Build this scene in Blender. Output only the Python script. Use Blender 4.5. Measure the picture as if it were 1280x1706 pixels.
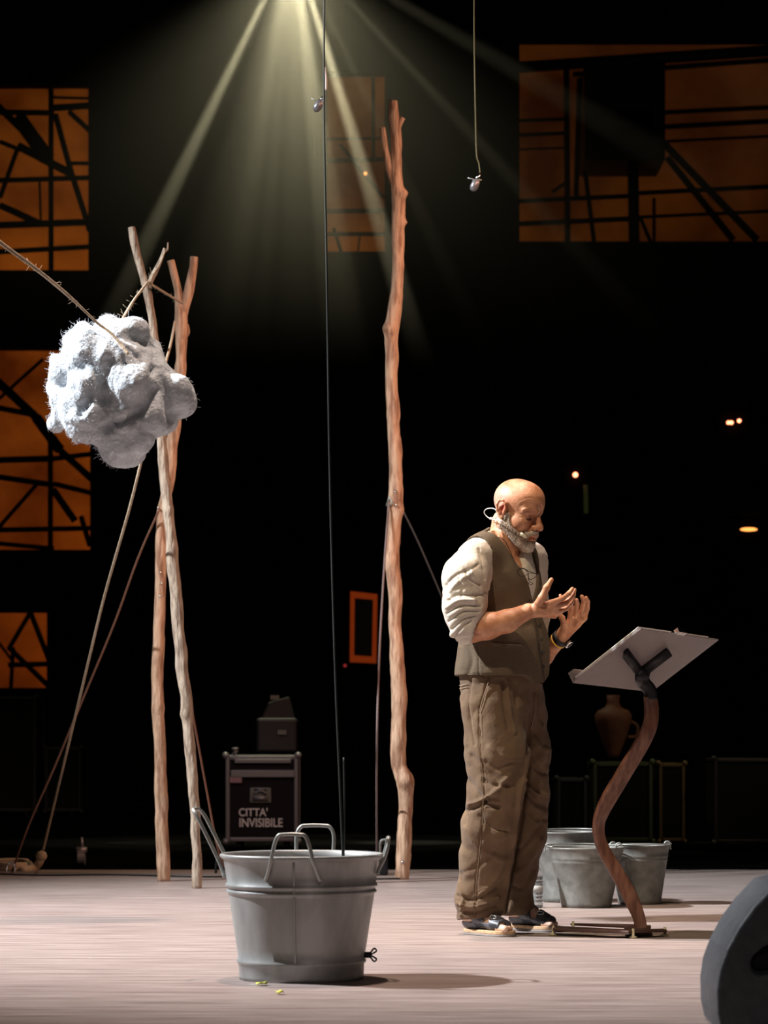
import bpy, math, random
import numpy as np
from mathutils import Vector, Matrix
for o in list(bpy.data.objects): bpy.data.objects.remove(o, do_unlink=True)
S = bpy.context.scene; COL = S.collection
random.seed(7); RNG = np.random.default_rng(7)

# ------------------------------------------------------------------ camera
FPX, HOR, CAMH = 5000.0, 1200.0, 0.81
cam = bpy.data.cameras.new('camera'); co = bpy.data.objects.new('camera', cam); COL.objects.link(co)
cam.sensor_fit = 'VERTICAL'; cam.sensor_height = 36; cam.lens = 36*FPX/1706
cam.shift_y = (HOR-853)/1706; cam.dof.use_dof = True; cam.dof.focus_distance = 11.25; cam.dof.aperture_fstop = 5.6; cam.clip_end = 200; cam.clip_start = .1
co.location = (0, 0, CAMH); co.rotation_euler = (math.pi/2, 0, 0)
S.camera = co
vs = S.view_settings; S.display_settings.display_device = 'sRGB'
vs.view_transform = 'Standard'; vs.look = 'None'; vs.gamma = 1; vs.use_curve_mapping = False; vs.exposure = 0.0

def P(px, py, d): return np.array([(px-640)/FPX*d, d, CAMH+(HOR-py)/FPX*d])
def FD(py): return FPX*CAMH/(py-HOR)

# ------------------------------------------------------------------ light
w = bpy.data.worlds.new('world'); S.world = w; w.use_nodes = True
w.node_tree.nodes['Background'].inputs[0].default_value = (.5, .45, .5, 1)
w.node_tree.nodes['Background'].inputs[1].default_value = .0012
def spot(name, loc, tgt, energy, col, size, blend=.4, rad=.12):
    l = bpy.data.lights.new(name, 'SPOT'); l.energy = energy*(1.5 if name == 'haze_beam' else 1); l.color = col; l.spot_size = math.radians(size)
    l.spot_blend = blend; l.shadow_soft_size = rad
    o = bpy.data.objects.new(name, l); COL.objects.link(o); o.location = loc
    o.rotation_euler = (Vector(tgt)-Vector(loc)).to_track_quat('-Z', 'Y').to_euler(); return o
def area(name, loc, tgt, energy, col, sx, sy):
    l = bpy.data.lights.new(name, 'AREA'); l.energy = energy; l.color = col; l.shape = 'RECTANGLE'; l.size = sx; l.size_y = sy
    o = bpy.data.objects.new(name, l); COL.objects.link(o); o.location = loc
    o.rotation_euler = (Vector(tgt)-Vector(loc)).to_track_quat('-Z', 'Y').to_euler(); return o
spot('side_spot', (-7.0, 11.1, 7.2), (0.2, 11.9, 0.9), 11500, (.93, .96, 1.0), 54, .9, .14)
spot('front_spot', (-1.7, 6.6, 9.2), (0.55, 11.3, 0.9), 2150, (1.0, .80, .56), 15, .5, .10)
spot('top_spot_warm', (-.4, 11.2, 8.5), (.0, 10.7, 0.0), 2500, (1.0, .76, .62), 50, 1.0, .2)
spot('front_fill', (2.5, .5, 5.5), (.2, 10.2, .4), 170, (1.0, .84, .76), 50, .9, .5)  # added warm fill to lift the tub, front boards and monitor
spot('right_spot_warm', (5.0, 13.5, 5.5), (-.7, 14.8, 2.2), 700, (1.0, .50, .32), 50, .7, .15)
spot('pole_spot_warm', (3.4, 8.5, 6.0), (-.1, 15.2, 2.4), 1500, (1.0, .55, .38), 22, .8, .15)
# back light in the haze, its fixture hangs just above the frame
HZ = P(488, -100, 20)
def beam(px, py, e, size, col=(1., .93, .62), blend=.6, dd=0):
    spot('haze_beam', tuple(HZ), tuple(P(px, py, 20+dd)), e, col, size, blend, .02)
beam(290, 310, 15000, 3.8); beam(620, 330, 26000, 4.0); beam(500, 400, 1200, 10)
beam(810, 250, 1500, 3.2); beam(770, 500, 1300, 3.5); beam(400, 420, 1300, 5); beam(1000, 200, 500, 5)
beam(540, 300, 5500, 8); beam(455, 300, 2600, 4); beam(400, 300, 700, 16); beam(488, 300, 800, 34)
beam(488, 500, 150, 120, blend=1)
# amber work lights between the black masking wall and the rear wall
for (px, py, e, sx, c) in ((40, 500, 9, 1.6, (1, .30, .04)), (40, 960, 7.5, 1.2, (1, .24, .03)), (60, 100, 6, 1.2, (1, .36, .04)), (600, 440, 6, .8, (1, .45, .08)),
                       (1080, 450, 1.1, 2.2, (1, .34, .05)), (1180, 30, 1.4, 1.5, (1, .3, .05)), (20, 1180, 2.5, .6, (1, .22, .03))):
    q = P(px, py, 26.45); area('amber_light', tuple(q), (q[0], 29.5, q[2]), e, c, sx, .15)

# ------------------------------------------------------------------ helpers
def tag(o, label=None, cat=None, group=None, kind=None):
    if label: o['label'] = label
    if cat: o['category'] = cat
    if group: o['group'] = group
    if kind: o['kind'] = kind
    return o
def empty(name, loc, label=None, cat=None, group=None):
    o = bpy.data.objects.new(name, None); COL.objects.link(o); o.location = tuple(loc); o.empty_display_size = .05
    return tag(o, label, cat, group)
def mesh(name, V, F, m=None, parent=None, smooth=True, bevel=0, attrs=None):
    me = bpy.data.meshes.new(name)
    V = np.asarray(V, dtype=float)
    if parent is not None: V = V-np.array(wloc(parent))
    me.from_pydata(V.tolist(), [], [list(map(int, f)) for f in F]); me.update()
    if smooth: me.polygons.foreach_set('use_smooth', [True]*len(me.polygons))
    for k, a in (attrs or {}).items():
        at = me.attributes.new(k, 'FLOAT', 'POINT'); at.data.foreach_set('value', np.asarray(a, dtype=np.float32))
    o = bpy.data.objects.new(name, me); COL.objects.link(o)
    if m: me.materials.append(m)
    if parent is not None: o.parent = parent
    if bevel:
        b = o.modifiers.new('bevel', 'BEVEL'); b.width = bevel; b.segments = 2; b.limit_method = 'ANGLE'
    return o
def wloc(o):
    v = np.array(o.location)
    while o.parent: o = o.parent; v = v+np.array(o.location)
    return v
def join(parts):
    V = []; F = []; n = 0
    for v, f in parts:
        V.append(np.asarray(v, float)); F += [[i+n for i in q] for q in f]; n += len(v)
    return np.concatenate(V), F
def box(c, s, R=None):
    c = np.array(c, float); h = np.array(s, float)/2
    v = np.array([[x, y, z] for x in (-1, 1) for y in (-1, 1) for z in (-1, 1)])*h
    if R is not None: v = v@np.array(R).T
    return v+c, [[0, 1, 3, 2], [4, 6, 7, 5], [0, 4, 5, 1], [2, 3, 7, 6], [0, 2, 6, 4], [1, 5, 7, 3]]
def catmull(pts, n=8):
    p = np.array(pts, float)
    if len(p) < 3: return np.array([p[0]+(p[-1]-p[0])*t for t in np.linspace(0, 1, n+1)])
    q = np.vstack([2*p[0]-p[1], p, 2*p[-1]-p[-2]]); out = []
    for i in range(1, len(q)-2):
        for t in np.linspace(0, 1, n, endpoint=False):
            a, b, c, d = q[i-1], q[i], q[i+1], q[i+2]
            out.append(.5*((2*b)+(-a+c)*t+(2*a-5*b+4*c-d)*t*t+(-a+3*b-3*c+d)*t**3))
    out.append(p[-1]); return np.array(out)
def frames(p, up=(0.13, -1, .07)):
    p = np.asarray(p); T = np.gradient(p, axis=0); T /= np.linalg.norm(T, axis=1)[:, None]+1e-12
    n = np.array(up, float); N = []
    for t in T:
        n = n-t*n.dot(t); l = np.linalg.norm(n)
        if l < 1e-6: n = np.array([1., 0, 0])-t*t[0]; l = np.linalg.norm(n)
        n = n/l; N.append(n.copy())
    N = np.array(N); return T, N, np.cross(T, N)
def tube(pts, r, seg=8, closed=False, flat=None):
    """sweep; r a number or one per point; flat=(a,b) scales the section"""
    p = np.asarray(pts, float); T, N, B = frames(p)
    r = np.broadcast_to(np.asarray(r, float), (len(p),)); V = []; F = []
    a, b = flat or (1, 1)
    for i in range(len(p)):
        for k in range(seg):
            t = 2*math.pi*k/seg; V.append(p[i]+(N[i]*math.cos(t)*a+B[i]*math.sin(t)*b)*r[i])
    m = len(p)
    for i in range(m if closed else m-1):
        j = (i+1) % m
        for k in range(seg):
            l = (k+1) % seg; F.append([i*seg+k, i*seg+l, j*seg+l, j*seg+k])
    if not closed: F.append(list(range(seg))[::-1]); F.append([(m-1)*seg+k for k in range(seg)])
    return np.array(V), F
def lathe(prof, seg=48, c=(0, 0, 0)):
    V = []; F = []
    for (r, z) in prof:
        for k in range(seg):
            t = 2*math.pi*k/seg; V.append((c[0]+r*math.cos(t), c[1]+r*math.sin(t), c[2]+z))
    for i in range(len(prof)-1):
        for k in range(seg):
            l = (k+1) % seg; F.append([i*seg+k, i*seg+l, (i+1)*seg+l, (i+1)*seg+k])
    return np.array(V), F
def extrude_poly(poly, y0, y1):
    """polygon of (x,z) between depths y0<y1"""
    n = len(poly); V = [(x, y0, z) for x, z in poly]+[(x, y1, z) for x, z in poly]
    F = [list(range(n)), list(range(2*n-1, n-1, -1))]+[[i, i+n, (i+1) % n+n, (i+1) % n] for i in range(n)]
    return np.array(V), F

def hsh(i, j, k, s=0):
    h = (i*374761393+j*668265263+k*2147483647+s*1274126177) & 0xffffffff
    h = ((h ^ (h >> 13))*1274126177) & 0xffffffff
    return ((h ^ (h >> 16)) & 0xffff)/32768.0-1
def noise(p, f, s=0):
    q = np.asarray(p)*f; i = np.floor(q).astype(np.int64); t = q-i; t = t*t*(3-2*t); r = 0
    for a in (0, 1):
        for b in (0, 1):
            for c in (0, 1):
                wt = (t[:, 0] if a else 1-t[:, 0])*(t[:, 1] if b else 1-t[:, 1])*(t[:, 2] if c else 1-t[:, 2])
                r = r+wt*hsh(i[:, 0]+a, i[:, 1]+b, i[:, 2]+c, s)
    return r

# ---- signed-distance modelling
class Field:
    def __init__(s, lo, hi, h):
        s.lo = np.array(lo, float); s.h = h; s.n = np.ceil((np.array(hi)-s.lo)/h).astype(int)+1
        s.F = np.full(s.n, 1.0, np.float32); s.ax = [(s.lo[i]+np.arange(s.n[i])*h).astype(np.float32) for i in range(3)]
    def sl(s, lo, hi, m):
        a = np.clip(np.floor((np.array(lo)-m-s.lo)/s.h).astype(int), 0, s.n); b = np.clip(np.ceil((np.array(hi)+m-s.lo)/s.h).astype(int)+1, 0, s.n)
        if (b <= a).any(): return None
        S_ = tuple(slice(a[i], b[i]) for i in range(3))
        return S_, (s.ax[0][S_[0]][:, None, None], s.ax[1][S_[1]][None, :, None], s.ax[2][S_[2]][None, None, :])
    def add(s, prim, k=.01, sub=False):
        lo, hi, fn = prim; q = s.sl(lo, hi, k+4*s.h)
        if q is None: return s
        S_, X = q; d = fn(*X).astype(np.float32); f = s.F[S_]
        if sub: f = -f
        k = max(k, 1e-5)
        hh = np.clip(.5+.5*(d-f)/k, 0, 1)
        res = d*(1-hh)+f*hh-k*hh*(1-hh)
        s.F[S_] = -res if sub else res
        return s
    def sub(s, prim, k=.004): return s.add((prim[0], prim[1], prim[2]), k, True)
    def grid(s): return s.ax[0][:, None, None], s.ax[1][None, :, None], s.ax[2][None, None, :]
def seg(a, b, ra, rb=None):
    a = np.array(a, float); b = np.array(b, float); rb = ra if rb is None else rb; ab = b-a; L = float(ab.dot(ab))+1e-12; m = max(ra, rb)
    def fn(X, Y, Z):
        x, y, z = X-a[0], Y-a[1], Z-a[2]; t = np.clip((x*ab[0]+y*ab[1]+z*ab[2])/L, 0, 1)
        return np.sqrt((x-ab[0]*t)**2+(y-ab[1]*t)**2+(z-ab[2]*t)**2)-(ra+(rb-ra)*t)
    return np.minimum(a, b)-m, np.maximum(a, b)+m, fn
def ell(c, r, R=None):
    c = np.array(c, float); r = np.array(r, float); R = np.eye(3) if R is None else np.array(R); m = np.sqrt(((R*r)**2).sum(1))
    def fn(X, Y, Z):
        x, y, z = X-c[0], Y-c[1], Z-c[2]
        u = [(x*R[0, i]+y*R[1, i]+z*R[2, i]) for i in range(3)]
        k0 = np.sqrt((u[0]/r[0])**2+(u[1]/r[1])**2+(u[2]/r[2])**2); k1 = np.sqrt((u[0]/r[0]**2)**2+(u[1]/r[1]**2)**2+(u[2]/r[2]**2)**2)+1e-9
        return k0*(k0-1)/k1
    return c-m, c+m, fn
def chain(fld, pts, rs, k):
    for i in range(len(pts)-1): fld.add(seg(pts[i], pts[i+1], rs[i], rs[i+1]), k)
def nets(fld, F=None):
    F = fld.F if F is None else F
    Sg = F < 0; n = F.shape
    c = np.zeros(tuple(x-1 for x in n), np.int8)
    for a in (0, 1):
        for b in (0, 1):
            for d in (0, 1): c += Sg[a:n[0]-1+a, b:n[1]-1+b, d:n[2]-1+d]
    I = np.argwhere((c > 0) & (c < 8)); ids = np.full(c.shape, -1, np.int32); ids[tuple(I.T)] = np.arange(len(I))
    acc = np.zeros((len(I), 3)); cnt = np.zeros(len(I))
    g = lambda o: F[I[:, 0]+o[0], I[:, 1]+o[1], I[:, 2]+o[2]]
    for ax in range(3):
        for a in (0, 1):
            for b in (0, 1):
                o0 = [a, b]; o0.insert(ax, 0); o1 = list(o0); o1[ax] = 1
                f0, f1 = g(o0).astype(float), g(o1).astype(float); mk = (f0 < 0) != (f1 < 0)
                t = np.where(mk, f0/np.where(mk, f0-f1, 1), 0)
                pt = np.tile(np.array(o0, float), (len(I), 1)); pt[:, ax] = t
                acc += pt*mk[:, None]; cnt += mk
    V = fld.lo+(I+acc/np.maximum(cnt, 1)[:, None])*fld.h
    Q = []
    for ax in range(3):
        A = [slice(0, n[i]) for i in range(3)]; B = list(A); A[ax] = slice(0, n[ax]-1); B[ax] = slice(1, n[ax])
        s0, s1 = Sg[tuple(A)], Sg[tuple(B)]; E = np.argwhere(s0 != s1)
        u, v = [(1, 2), (2, 0), (0, 1)][ax]
        E = E[(E[:, u] > 0) & (E[:, v] > 0) & (E[:, u] < n[u]-1) & (E[:, v] < n[v]-1)]
        ins = s0[tuple(E.T)]
        def cid(du, dv):
            e = E.copy(); e[:, u] -= du; e[:, v] -= dv; return ids[tuple(e.T)]
        q = np.stack([cid(1, 1), cid(0, 1), cid(0, 0), cid(1, 0)], 1); q[~ins] = q[~ins][:, ::-1]; Q.append(q)
    return V, np.concatenate(Q)
def normals(V, Q):
    Q = np.asarray(Q); a = V[Q[:, 2]]-V[Q[:, 0]]; b = V[Q[:, 3]]-V[Q[:, 1]]; fn = np.cross(a, b); N = np.zeros_like(V)
    for i in range(4): np.add.at(N, Q[:, i], fn)
    return N/(np.linalg.norm(N, axis=1)[:, None]+1e-12)
def smooth_mesh(V, Q, it=1):
    for _ in range(it):
        A = np.zeros_like(V); c = np.zeros(len(V))
        for i in range(4):
            j = (i+1) % 4; np.add.at(A, Q[:, i], V[Q[:, j]]); np.add.at(c, Q[:, i], 1)
            np.add.at(A, Q[:, j], V[Q[:, i]]); np.add.at(c, Q[:, j], 1)
        V = .5*V+.5*A/np.maximum(c, 1)[:, None]
    return V
def pdist(V, line):
    """distance, in photo pixels, of the vertices from a polyline drawn on the front of a thing"""
    px = 640+V[:, 0]/V[:, 1]*FPX; py = HOR-(V[:, 2]-CAMH)/V[:, 1]*FPX; L = catmull([(a, b) for a, b in line], 6); D = np.full(len(V), 1e9)
    for a, b in zip(L[:-1], L[1:]):
        ab = b-a; t = np.clip(((px-a[0])*ab[0]+(py-a[1])*ab[1])/(ab.dot(ab)+1e-9), 0, 1)
        D = np.minimum(D, np.hypot(px-a[0]-ab[0]*t, py-a[1]-ab[1]*t))
    return D
def sculpt(V, Q, strokes):
    """carve folds (negative) and ridges (positive) into the side the camera sees"""
    N = normals(V, Q); dsp = np.zeros(len(V)); fac = np.clip(-N[:, 1]*2+.3, 0, 1)
    for line, wd, amp in strokes: dsp += amp*np.exp(-(pdist(V, line)/wd)**2)*fac
    return V+N*dsp[:, None]

# ------------------------------------------------------------------ materials
def lnk(nt, a, b): nt.links.new(a, b)
def mat(name, col, rough=.6, metal=0, col2=None, nscale=8, stretch=(1, 1, 1), bump=0, bscale=40, sss=0, spec=.5, emit=None, estr=0, detail=4, lo=.35, hi=.65, alpha=1, trans=0, sheen=0):
    m = bpy.data.materials.new(name); m.use_nodes = True; nt = m.node_tree; b = nt.nodes['Principled BSDF']
    b.inputs['Base Color'].default_value = (*col, 1); b.inputs['Roughness'].default_value = rough; b.inputs['Metallic'].default_value = metal
    b.inputs['Specular IOR Level'].default_value = spec
    if sss: b.inputs['Subsurface Weight'].default_value = sss; b.inputs['Subsurface Radius'].default_value = (.012, .005, .003); b.inputs['Subsurface Scale'].default_value = 1
    if emit: b.inputs['Emission Color'].default_value = (*emit, 1); b.inputs['Emission Strength'].default_value = estr
    if alpha < 1: b.inputs['Alpha'].default_value = alpha
    if trans: b.inputs['Transmission Weight'].default_value = trans
    if sheen: b.inputs['Sheen Weight'].default_value = sheen
    tc = nt.nodes.new('ShaderNodeTexCoord'); mp = nt.nodes.new('ShaderNodeMapping'); mp.inputs['Scale'].default_value = stretch
    lnk(nt, tc.outputs['Object'], mp.inputs[0])
    if col2:
        n = nt.nodes.new('ShaderNodeTexNoise'); n.inputs['Scale'].default_value = nscale; n.inputs['Detail'].default_value = detail
        r = nt.nodes.new('ShaderNodeValToRGB'); r.color_ramp.elements[0].position = lo; r.color_ramp.elements[1].position = hi
        r.color_ramp.elements[0].color = (*col, 1); r.color_ramp.elements[1].color = (*col2, 1)
        lnk(nt, mp.outputs[0], n.inputs['Vector']); lnk(nt, n.outputs['Fac'], r.inputs[0]); lnk(nt, r.outputs[0], b.inputs['Base Color'])
        m['ramp'] = r.name
    if bump:
        n = nt.nodes.new('ShaderNodeTexNoise'); n.inputs['Scale'].default_value = bscale; n.inputs['Detail'].default_value = 5
        u = nt.nodes.new('ShaderNodeBump'); u.inputs['Strength'].default_value = bump; u.inputs['Distance'].default_value = .01
        lnk(nt, mp.outputs[0], n.inputs['Vector']); lnk(nt, n.outputs['Fac'], u.inputs['Height']); lnk(nt, u.outputs[0], b.inputs['Normal'])
    return m
def attrmix(m, attr, col):
    nt = m.node_tree; b = nt.nodes['Principled BSDF']; a = nt.nodes.new('ShaderNodeAttribute'); a.attribute_name = attr
    x = nt.nodes.new('ShaderNodeMix'); x.data_type = 'RGBA'; x.inputs[7].default_value = (*col, 1)
    s = b.inputs['Base Color']
    if s.links: src = s.links[0].from_socket; lnk(nt, src, x.inputs[6])
    else: x.inputs[6].default_value = s.default_value
    lnk(nt, a.outputs['Fac'], x.inputs[0]); lnk(nt, x.outputs[2], s)
M = {}
M['black_wall'] = mat('black_wall', (.004, .004, .004), .95, col2=(.008, .006, .005), nscale=1.5, spec=.1)
M['rear'] = mat('rear_plaster', (.22, .11, .05), .9, col2=(.8, .55, .33), nscale=.9, bump=.3, bscale=3, spec=.1)
M['black_falloff_floor'] = mat('black_falloff_floor', (.0015, .0015, .0015), .9, col2=(.003, .003, .003), nscale=3, spec=0)  # black masking, with the light falloff put into its colour as well
M['black_metal'] = mat('black_metal', (.012, .012, .014), .5, .3, bump=.1)
M['truss'] = mat('truss_dark', (.008, .007, .006), .7, .2)
M['skin'] = mat('skin', (.42, .175, .088), .47, col2=(.58, .285, .16), nscale=30, bump=.12, bscale=160, sss=.12, spec=.4)
attrmix(M['skin'], 'red', (.42, .06, .04)); attrmix(M['skin'], 'hair', (.42, .36, .31)); attrmix(M['skin'], 'pale', (.85, .6, .47))
M['beard'] = mat('beard', (.20, .125, .08), .8, col2=(.56, .45, .35), nscale=120, bump=.8, bscale=300, lo=.3, hi=.62, spec=.2)
attrmix(M['beard'], 'white', (.85, .78, .68))
M['strand'] = mat('beard_hair', (.50, .41, .32), .8, spec=.15)
M['shirt'] = mat('shirt_cloth', (.50, .44, .36), .85, col2=(.60, .54, .46), nscale=14, bump=.25, bscale=60, spec=.2, sheen=.1)
M['vest'] = mat('vest_tweed', (.095, .068, .044), .9, col2=(.128, .094, .062), nscale=420, bump=.35, bscale=260, spec=.15, lo=.4, hi=.6)
M['vest_dark'] = mat('vest_dark', (.03, .024, .02), .8)
M['trouser'] = mat('trouser_cotton', (.105, .064, .037), .85, col2=(.15, .097, .057), nscale=9, bump=.25, bscale=45, spec=.2, sheen=.08)
M['seam'] = mat('seam_thread', (.30, .21, .14), .9)
M['leather'] = mat('dark_leather', (.05, .05, .06), .42, col2=(.1, .1, .12), nscale=25, bump=.2)
M['cork'] = mat('cork', (.5, .3, .16), .8, col2=(.62, .42, .25), nscale=80)
M['sole'] = mat('sole', (.25, .22, .2), .8)
M['nail'] = mat('nail', (.75, .5, .4), .3)
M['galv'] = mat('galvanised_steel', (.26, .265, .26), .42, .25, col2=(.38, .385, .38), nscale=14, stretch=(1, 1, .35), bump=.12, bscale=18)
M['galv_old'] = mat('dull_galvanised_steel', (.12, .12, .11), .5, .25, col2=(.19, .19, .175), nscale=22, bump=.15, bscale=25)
M['wire'] = mat('steel_wire', (.34, .35, .33), .4, .5)
M['chrome'] = mat('chrome', (.8, .8, .8), .15, 1)
M['pole'] = mat('peeled_wood', (.30, .155, .09), .6, col2=(.62, .41, .27), nscale=17, stretch=(2.6, 2.6, .45), bump=1, bscale=32, lo=.36, hi=.56, detail=8)
M['pole_grey'] = mat('grey_bark_wood', (.22, .155, .11), .7, col2=(.46, .37, .28), nscale=22, stretch=(2.4, 2.4, .5), bump=1, bscale=40, lo=.36, hi=.58, detail=8)
M['rope'] = mat('rope', (.42, .32, .22), .85, col2=(.58, .47, .34), nscale=90, bump=.6, bscale=180)
M['rope_dark'] = mat('dark_rope', (.16, .10, .075), .85, bump=.5, bscale=160)
M['stand_wood'] = mat('stand_wood', (.115, .045, .028), .38, col2=(.26, .12, .075), nscale=16, stretch=(3, 3, .6), bump=.2, bscale=20)
M['cotton'] = mat('polyester_wadding', (.50, .54, .58), .95, bump=.9, bscale=55, sss=.0, spec=.1, sheen=.2)
M['fiber'] = mat('loose_fiber', (.6, .64, .68), .8, spec=.2)
M['paper'] = mat('paper', (.85, .83, .8), .7)
M['acrylic'] = mat('smoked_acrylic', (.22, .185, .185), .25, spec=.5, alpha=.86)
M['case'] = mat('case_panel', (.006, .0055, .006), .7, spec=.15)
M['alu'] = mat('case_aluminium', (.20, .20, .21), .4, .5)
M['white'] = mat('white_print', (.55, .55, .56), .7)
M['grey'] = mat('grey_print', (.12, .13, .12), .7)
M['pink'] = mat('pink_label', (.25, .14, .17), .7)
M['monitor'] = mat('monitor_paint', (.07, .078, .09), .5, col2=(.10, .11, .125), nscale=30, bump=.35, bscale=140)
M['yellow'] = mat('yellow_leaf', (.75, .75, .12), .6)
M['led'] = mat('red_led', (.5, .1, .05), .4, emit=(1, .25, .12), estr=6)
M['amber_led'] = mat('amber_led', (.5, .2, .05), .4, emit=(1, .35, .08), estr=2.2)
M['amber_glow'] = mat('orange_lit_frame', (.3, .06, .01), .6, emit=(1, .12, .015), estr=.13)
M['clay'] = mat('terracotta', (.10, .035, .016), .7, col2=(.17, .06, .028), nscale=8)
M['plastic'] = mat('clear_bottle', (.55, .6, .62), .12, trans=.85, spec=.5)
M['tape'] = mat('bottle_label', (.35, .35, .35), .6)
M['yellow_band'] = mat('yellow_band', (.75, .42, .05), .5)

# ------------------------------------------------------------------ the setting
FLOOR_END = FD(1449)
def floor_mat():
    m = bpy.data.materials.new('stage_boards'); m.use_nodes = True; nt = m.node_tree; b = nt.nodes['Principled BSDF']
    tc = nt.nodes.new('ShaderNodeTexCoord'); mp = nt.nodes.new('ShaderNodeMapping'); mp.inputs['Scale'].default_value = (.8, 9, 1); lnk(nt, tc.outputs['Object'], mp.inputs[0])
    n1 = nt.nodes.new('ShaderNodeTexNoise'); n1.inputs['Scale'].default_value = 3; n1.inputs['Detail'].default_value = 8; n1.inputs['Roughness'].default_value = .65
    lnk(nt, mp.outputs[0], n1.inputs['Vector'])
    r = nt.nodes.new('ShaderNodeValToRGB'); r.color_ramp.elements[0].position = .36; r.color_ramp.elements[1].position = .66
    r.color_ramp.elements[0].color = (.21, .16, .145, 1); r.color_ramp.elements[1].color = (.43, .355, .325, 1); lnk(nt, n1.outputs['Fac'], r.inputs[0])
    mp2 = nt.nodes.new('ShaderNodeMapping'); mp2.inputs['Location'].default_value = (3, .35, 0); lnk(nt, tc.outputs['Object'], mp2.inputs[0])
    br = nt.nodes.new('ShaderNodeTexBrick'); br.inputs['Color1'].default_value = (.92, .9, .9, 1); br.inputs['Color2'].default_value = (1, 1, 1, 1); br.inputs['Mortar'].default_value = (.62, .58, .58, 1)
    br.inputs['Scale'].default_value = 1; br.inputs['Brick Width'].default_value = 40; br.inputs['Row Height'].default_value = .62; br.inputs['Mortar Size'].default_value = .006; lnk(nt, mp2.outputs[0], br.inputs['Vector'])
    x = nt.nodes.new('ShaderNodeMix'); x.data_type = 'RGBA'; x.blend_type = 'MULTIPLY'; x.inputs[0].default_value = 1
    lnk(nt, r.outputs[0], x.inputs[6]); lnk(nt, br.outputs[0], x.inputs[7])
    v = nt.nodes.new('ShaderNodeTexVoronoi'); v.inputs['Scale'].default_value = 2.2; mp3 = nt.nodes.new('ShaderNodeMapping'); mp3.inputs['Scale'].default_value = (1, 1.4, 1); lnk(nt, tc.outputs['Object'], mp3.inputs[0]); lnk(nt, mp3.outputs[0], v.inputs['Vector'])
    c = nt.nodes.new('ShaderNodeMath'); c.operation = 'LESS_THAN'; c.inputs[1].default_value = .026; lnk(nt, v.outputs['Distance'], c.inputs[0])
    y = nt.nodes.new('ShaderNodeMix'); y.data_type = 'RGBA'; y.inputs[7].default_value = (.62, .56, .52, 1); lnk(nt, c.outputs[0], y.inputs[0]); lnk(nt, x.outputs[2], y.inputs[6])
    lnk(nt, y.outputs[2], b.inputs['Base Color']); b.inputs['Roughness'].default_value = .5; b.inputs['Specular IOR Level'].default_value = .45
    bp = nt.nodes.new('ShaderNodeBump'); bp.inputs['Strength'].default_value = .15; bp.inputs['Distance'].default_value = .01; lnk(nt, n1.outputs['Fac'], bp.inputs['Height']); lnk(nt, bp.outputs[0], b.inputs['Normal'])
    return m
M['floor'] = floor_mat()
v, f = box((0, (4+FLOOR_END)/2, -.05), (16, FLOOR_END-4, .1)); tag(mesh('floor', v, f, M['floor'], smooth=False), 'pale worn timber stage floor', kind='structure')
v, f = box((0, (FLOOR_END+31)/2, -.055), (24, 31-FLOOR_END, .1)); tag(mesh('floor_rear', v, f, M['black_falloff_floor'], smooth=False), 'black floor behind the lit stage, light falloff put into its colour', kind='structure')
DW = 26.0
openings = [(-260, 140, 147, 450), (-260, 580, 150, 916), (-260, 1020, 78, 1146), (545, 120, 641, 419), (866, 66, 1700, 402)]
xs = sorted({-1800, 3100, *[a for o in openings for a in (o[0], o[2])]}); ys = sorted({-700, 1360, *[a for o in openings for a in (o[1], o[3])]})
parts = []
for a, b in zip(xs[:-1], xs[1:]):
    for c, d in zip(ys[:-1], ys[1:]):
        mx, my = (a+b)/2, (c+d)/2
        if any(o[0] < mx < o[2] and o[1] < my < o[3] for o in openings): continue
        p0, p1 = P(a, d, DW), P(b, c, DW)
        z0 = 0 if d == 1360 else p0[2]
        parts.append(box(((p0[0]+p1[0])/2, DW+.1, (z0+p1[2])/2), (p1[0]-p0[0], .2, p1[2]-z0)))
v, f = join(parts); tag(mesh('wall_back', v, f, M['black_wall'], smooth=False), 'black masking wall with openings', kind='structure')
v, f = box((0, 29.1, 5.5), (24, .2, 11)); tag(mesh('wall_rear', v, f, M['rear'], smooth=False), 'amber lit plaster wall seen through the openings', kind='structure')

def bars(name, label, cat, segs, d=27.0, m=None, group=None):
    d = 26.22 if d == 27.0 else d
    """segs: (x0,y0,x1,y1,width px)"""
    q0 = P(segs[0][0], segs[0][1], d); r = empty(name, q0, label, cat, group)
    for (x0, y0, x1, y1, wd) in segs:
        a, b = P(x0, y0, d), P(x1, y1, d); v, f = tube([a, b], wd/FPX*d/2, 8)
        mesh('beam', v, f, m or M['truss'], r, smooth=True)
    return r
bars('scaffold_frame', 'dark scaffold bars crossing the amber opening at upper left', 'scaffold',
     [(85, 120, 85, 460, 9), (-80, 186, 90, 188, 10), (-80, 303, 152, 296, 9), (-80, 378, 150, 370, 12), (-80, 424, 150, 411, 9), (-60, 120, 42, 222, 12), (0, 236, 34, 250, 8), (30, 245, 0, 330, 8),
      (30, 243, 120, 290, 14), (92, 190, 118, 285, 10), (118, 285, 150, 385, 10), (115, 186, 152, 220, 9), (0, 342, 70, 374, 12), (85, 180, 150, 176, 12), (85, 162, 150, 164, 5), (118, 272, 150, 272, 7), (66, 303, 68, 370, 4), (30, 195, 80, 265, 26)])
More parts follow.
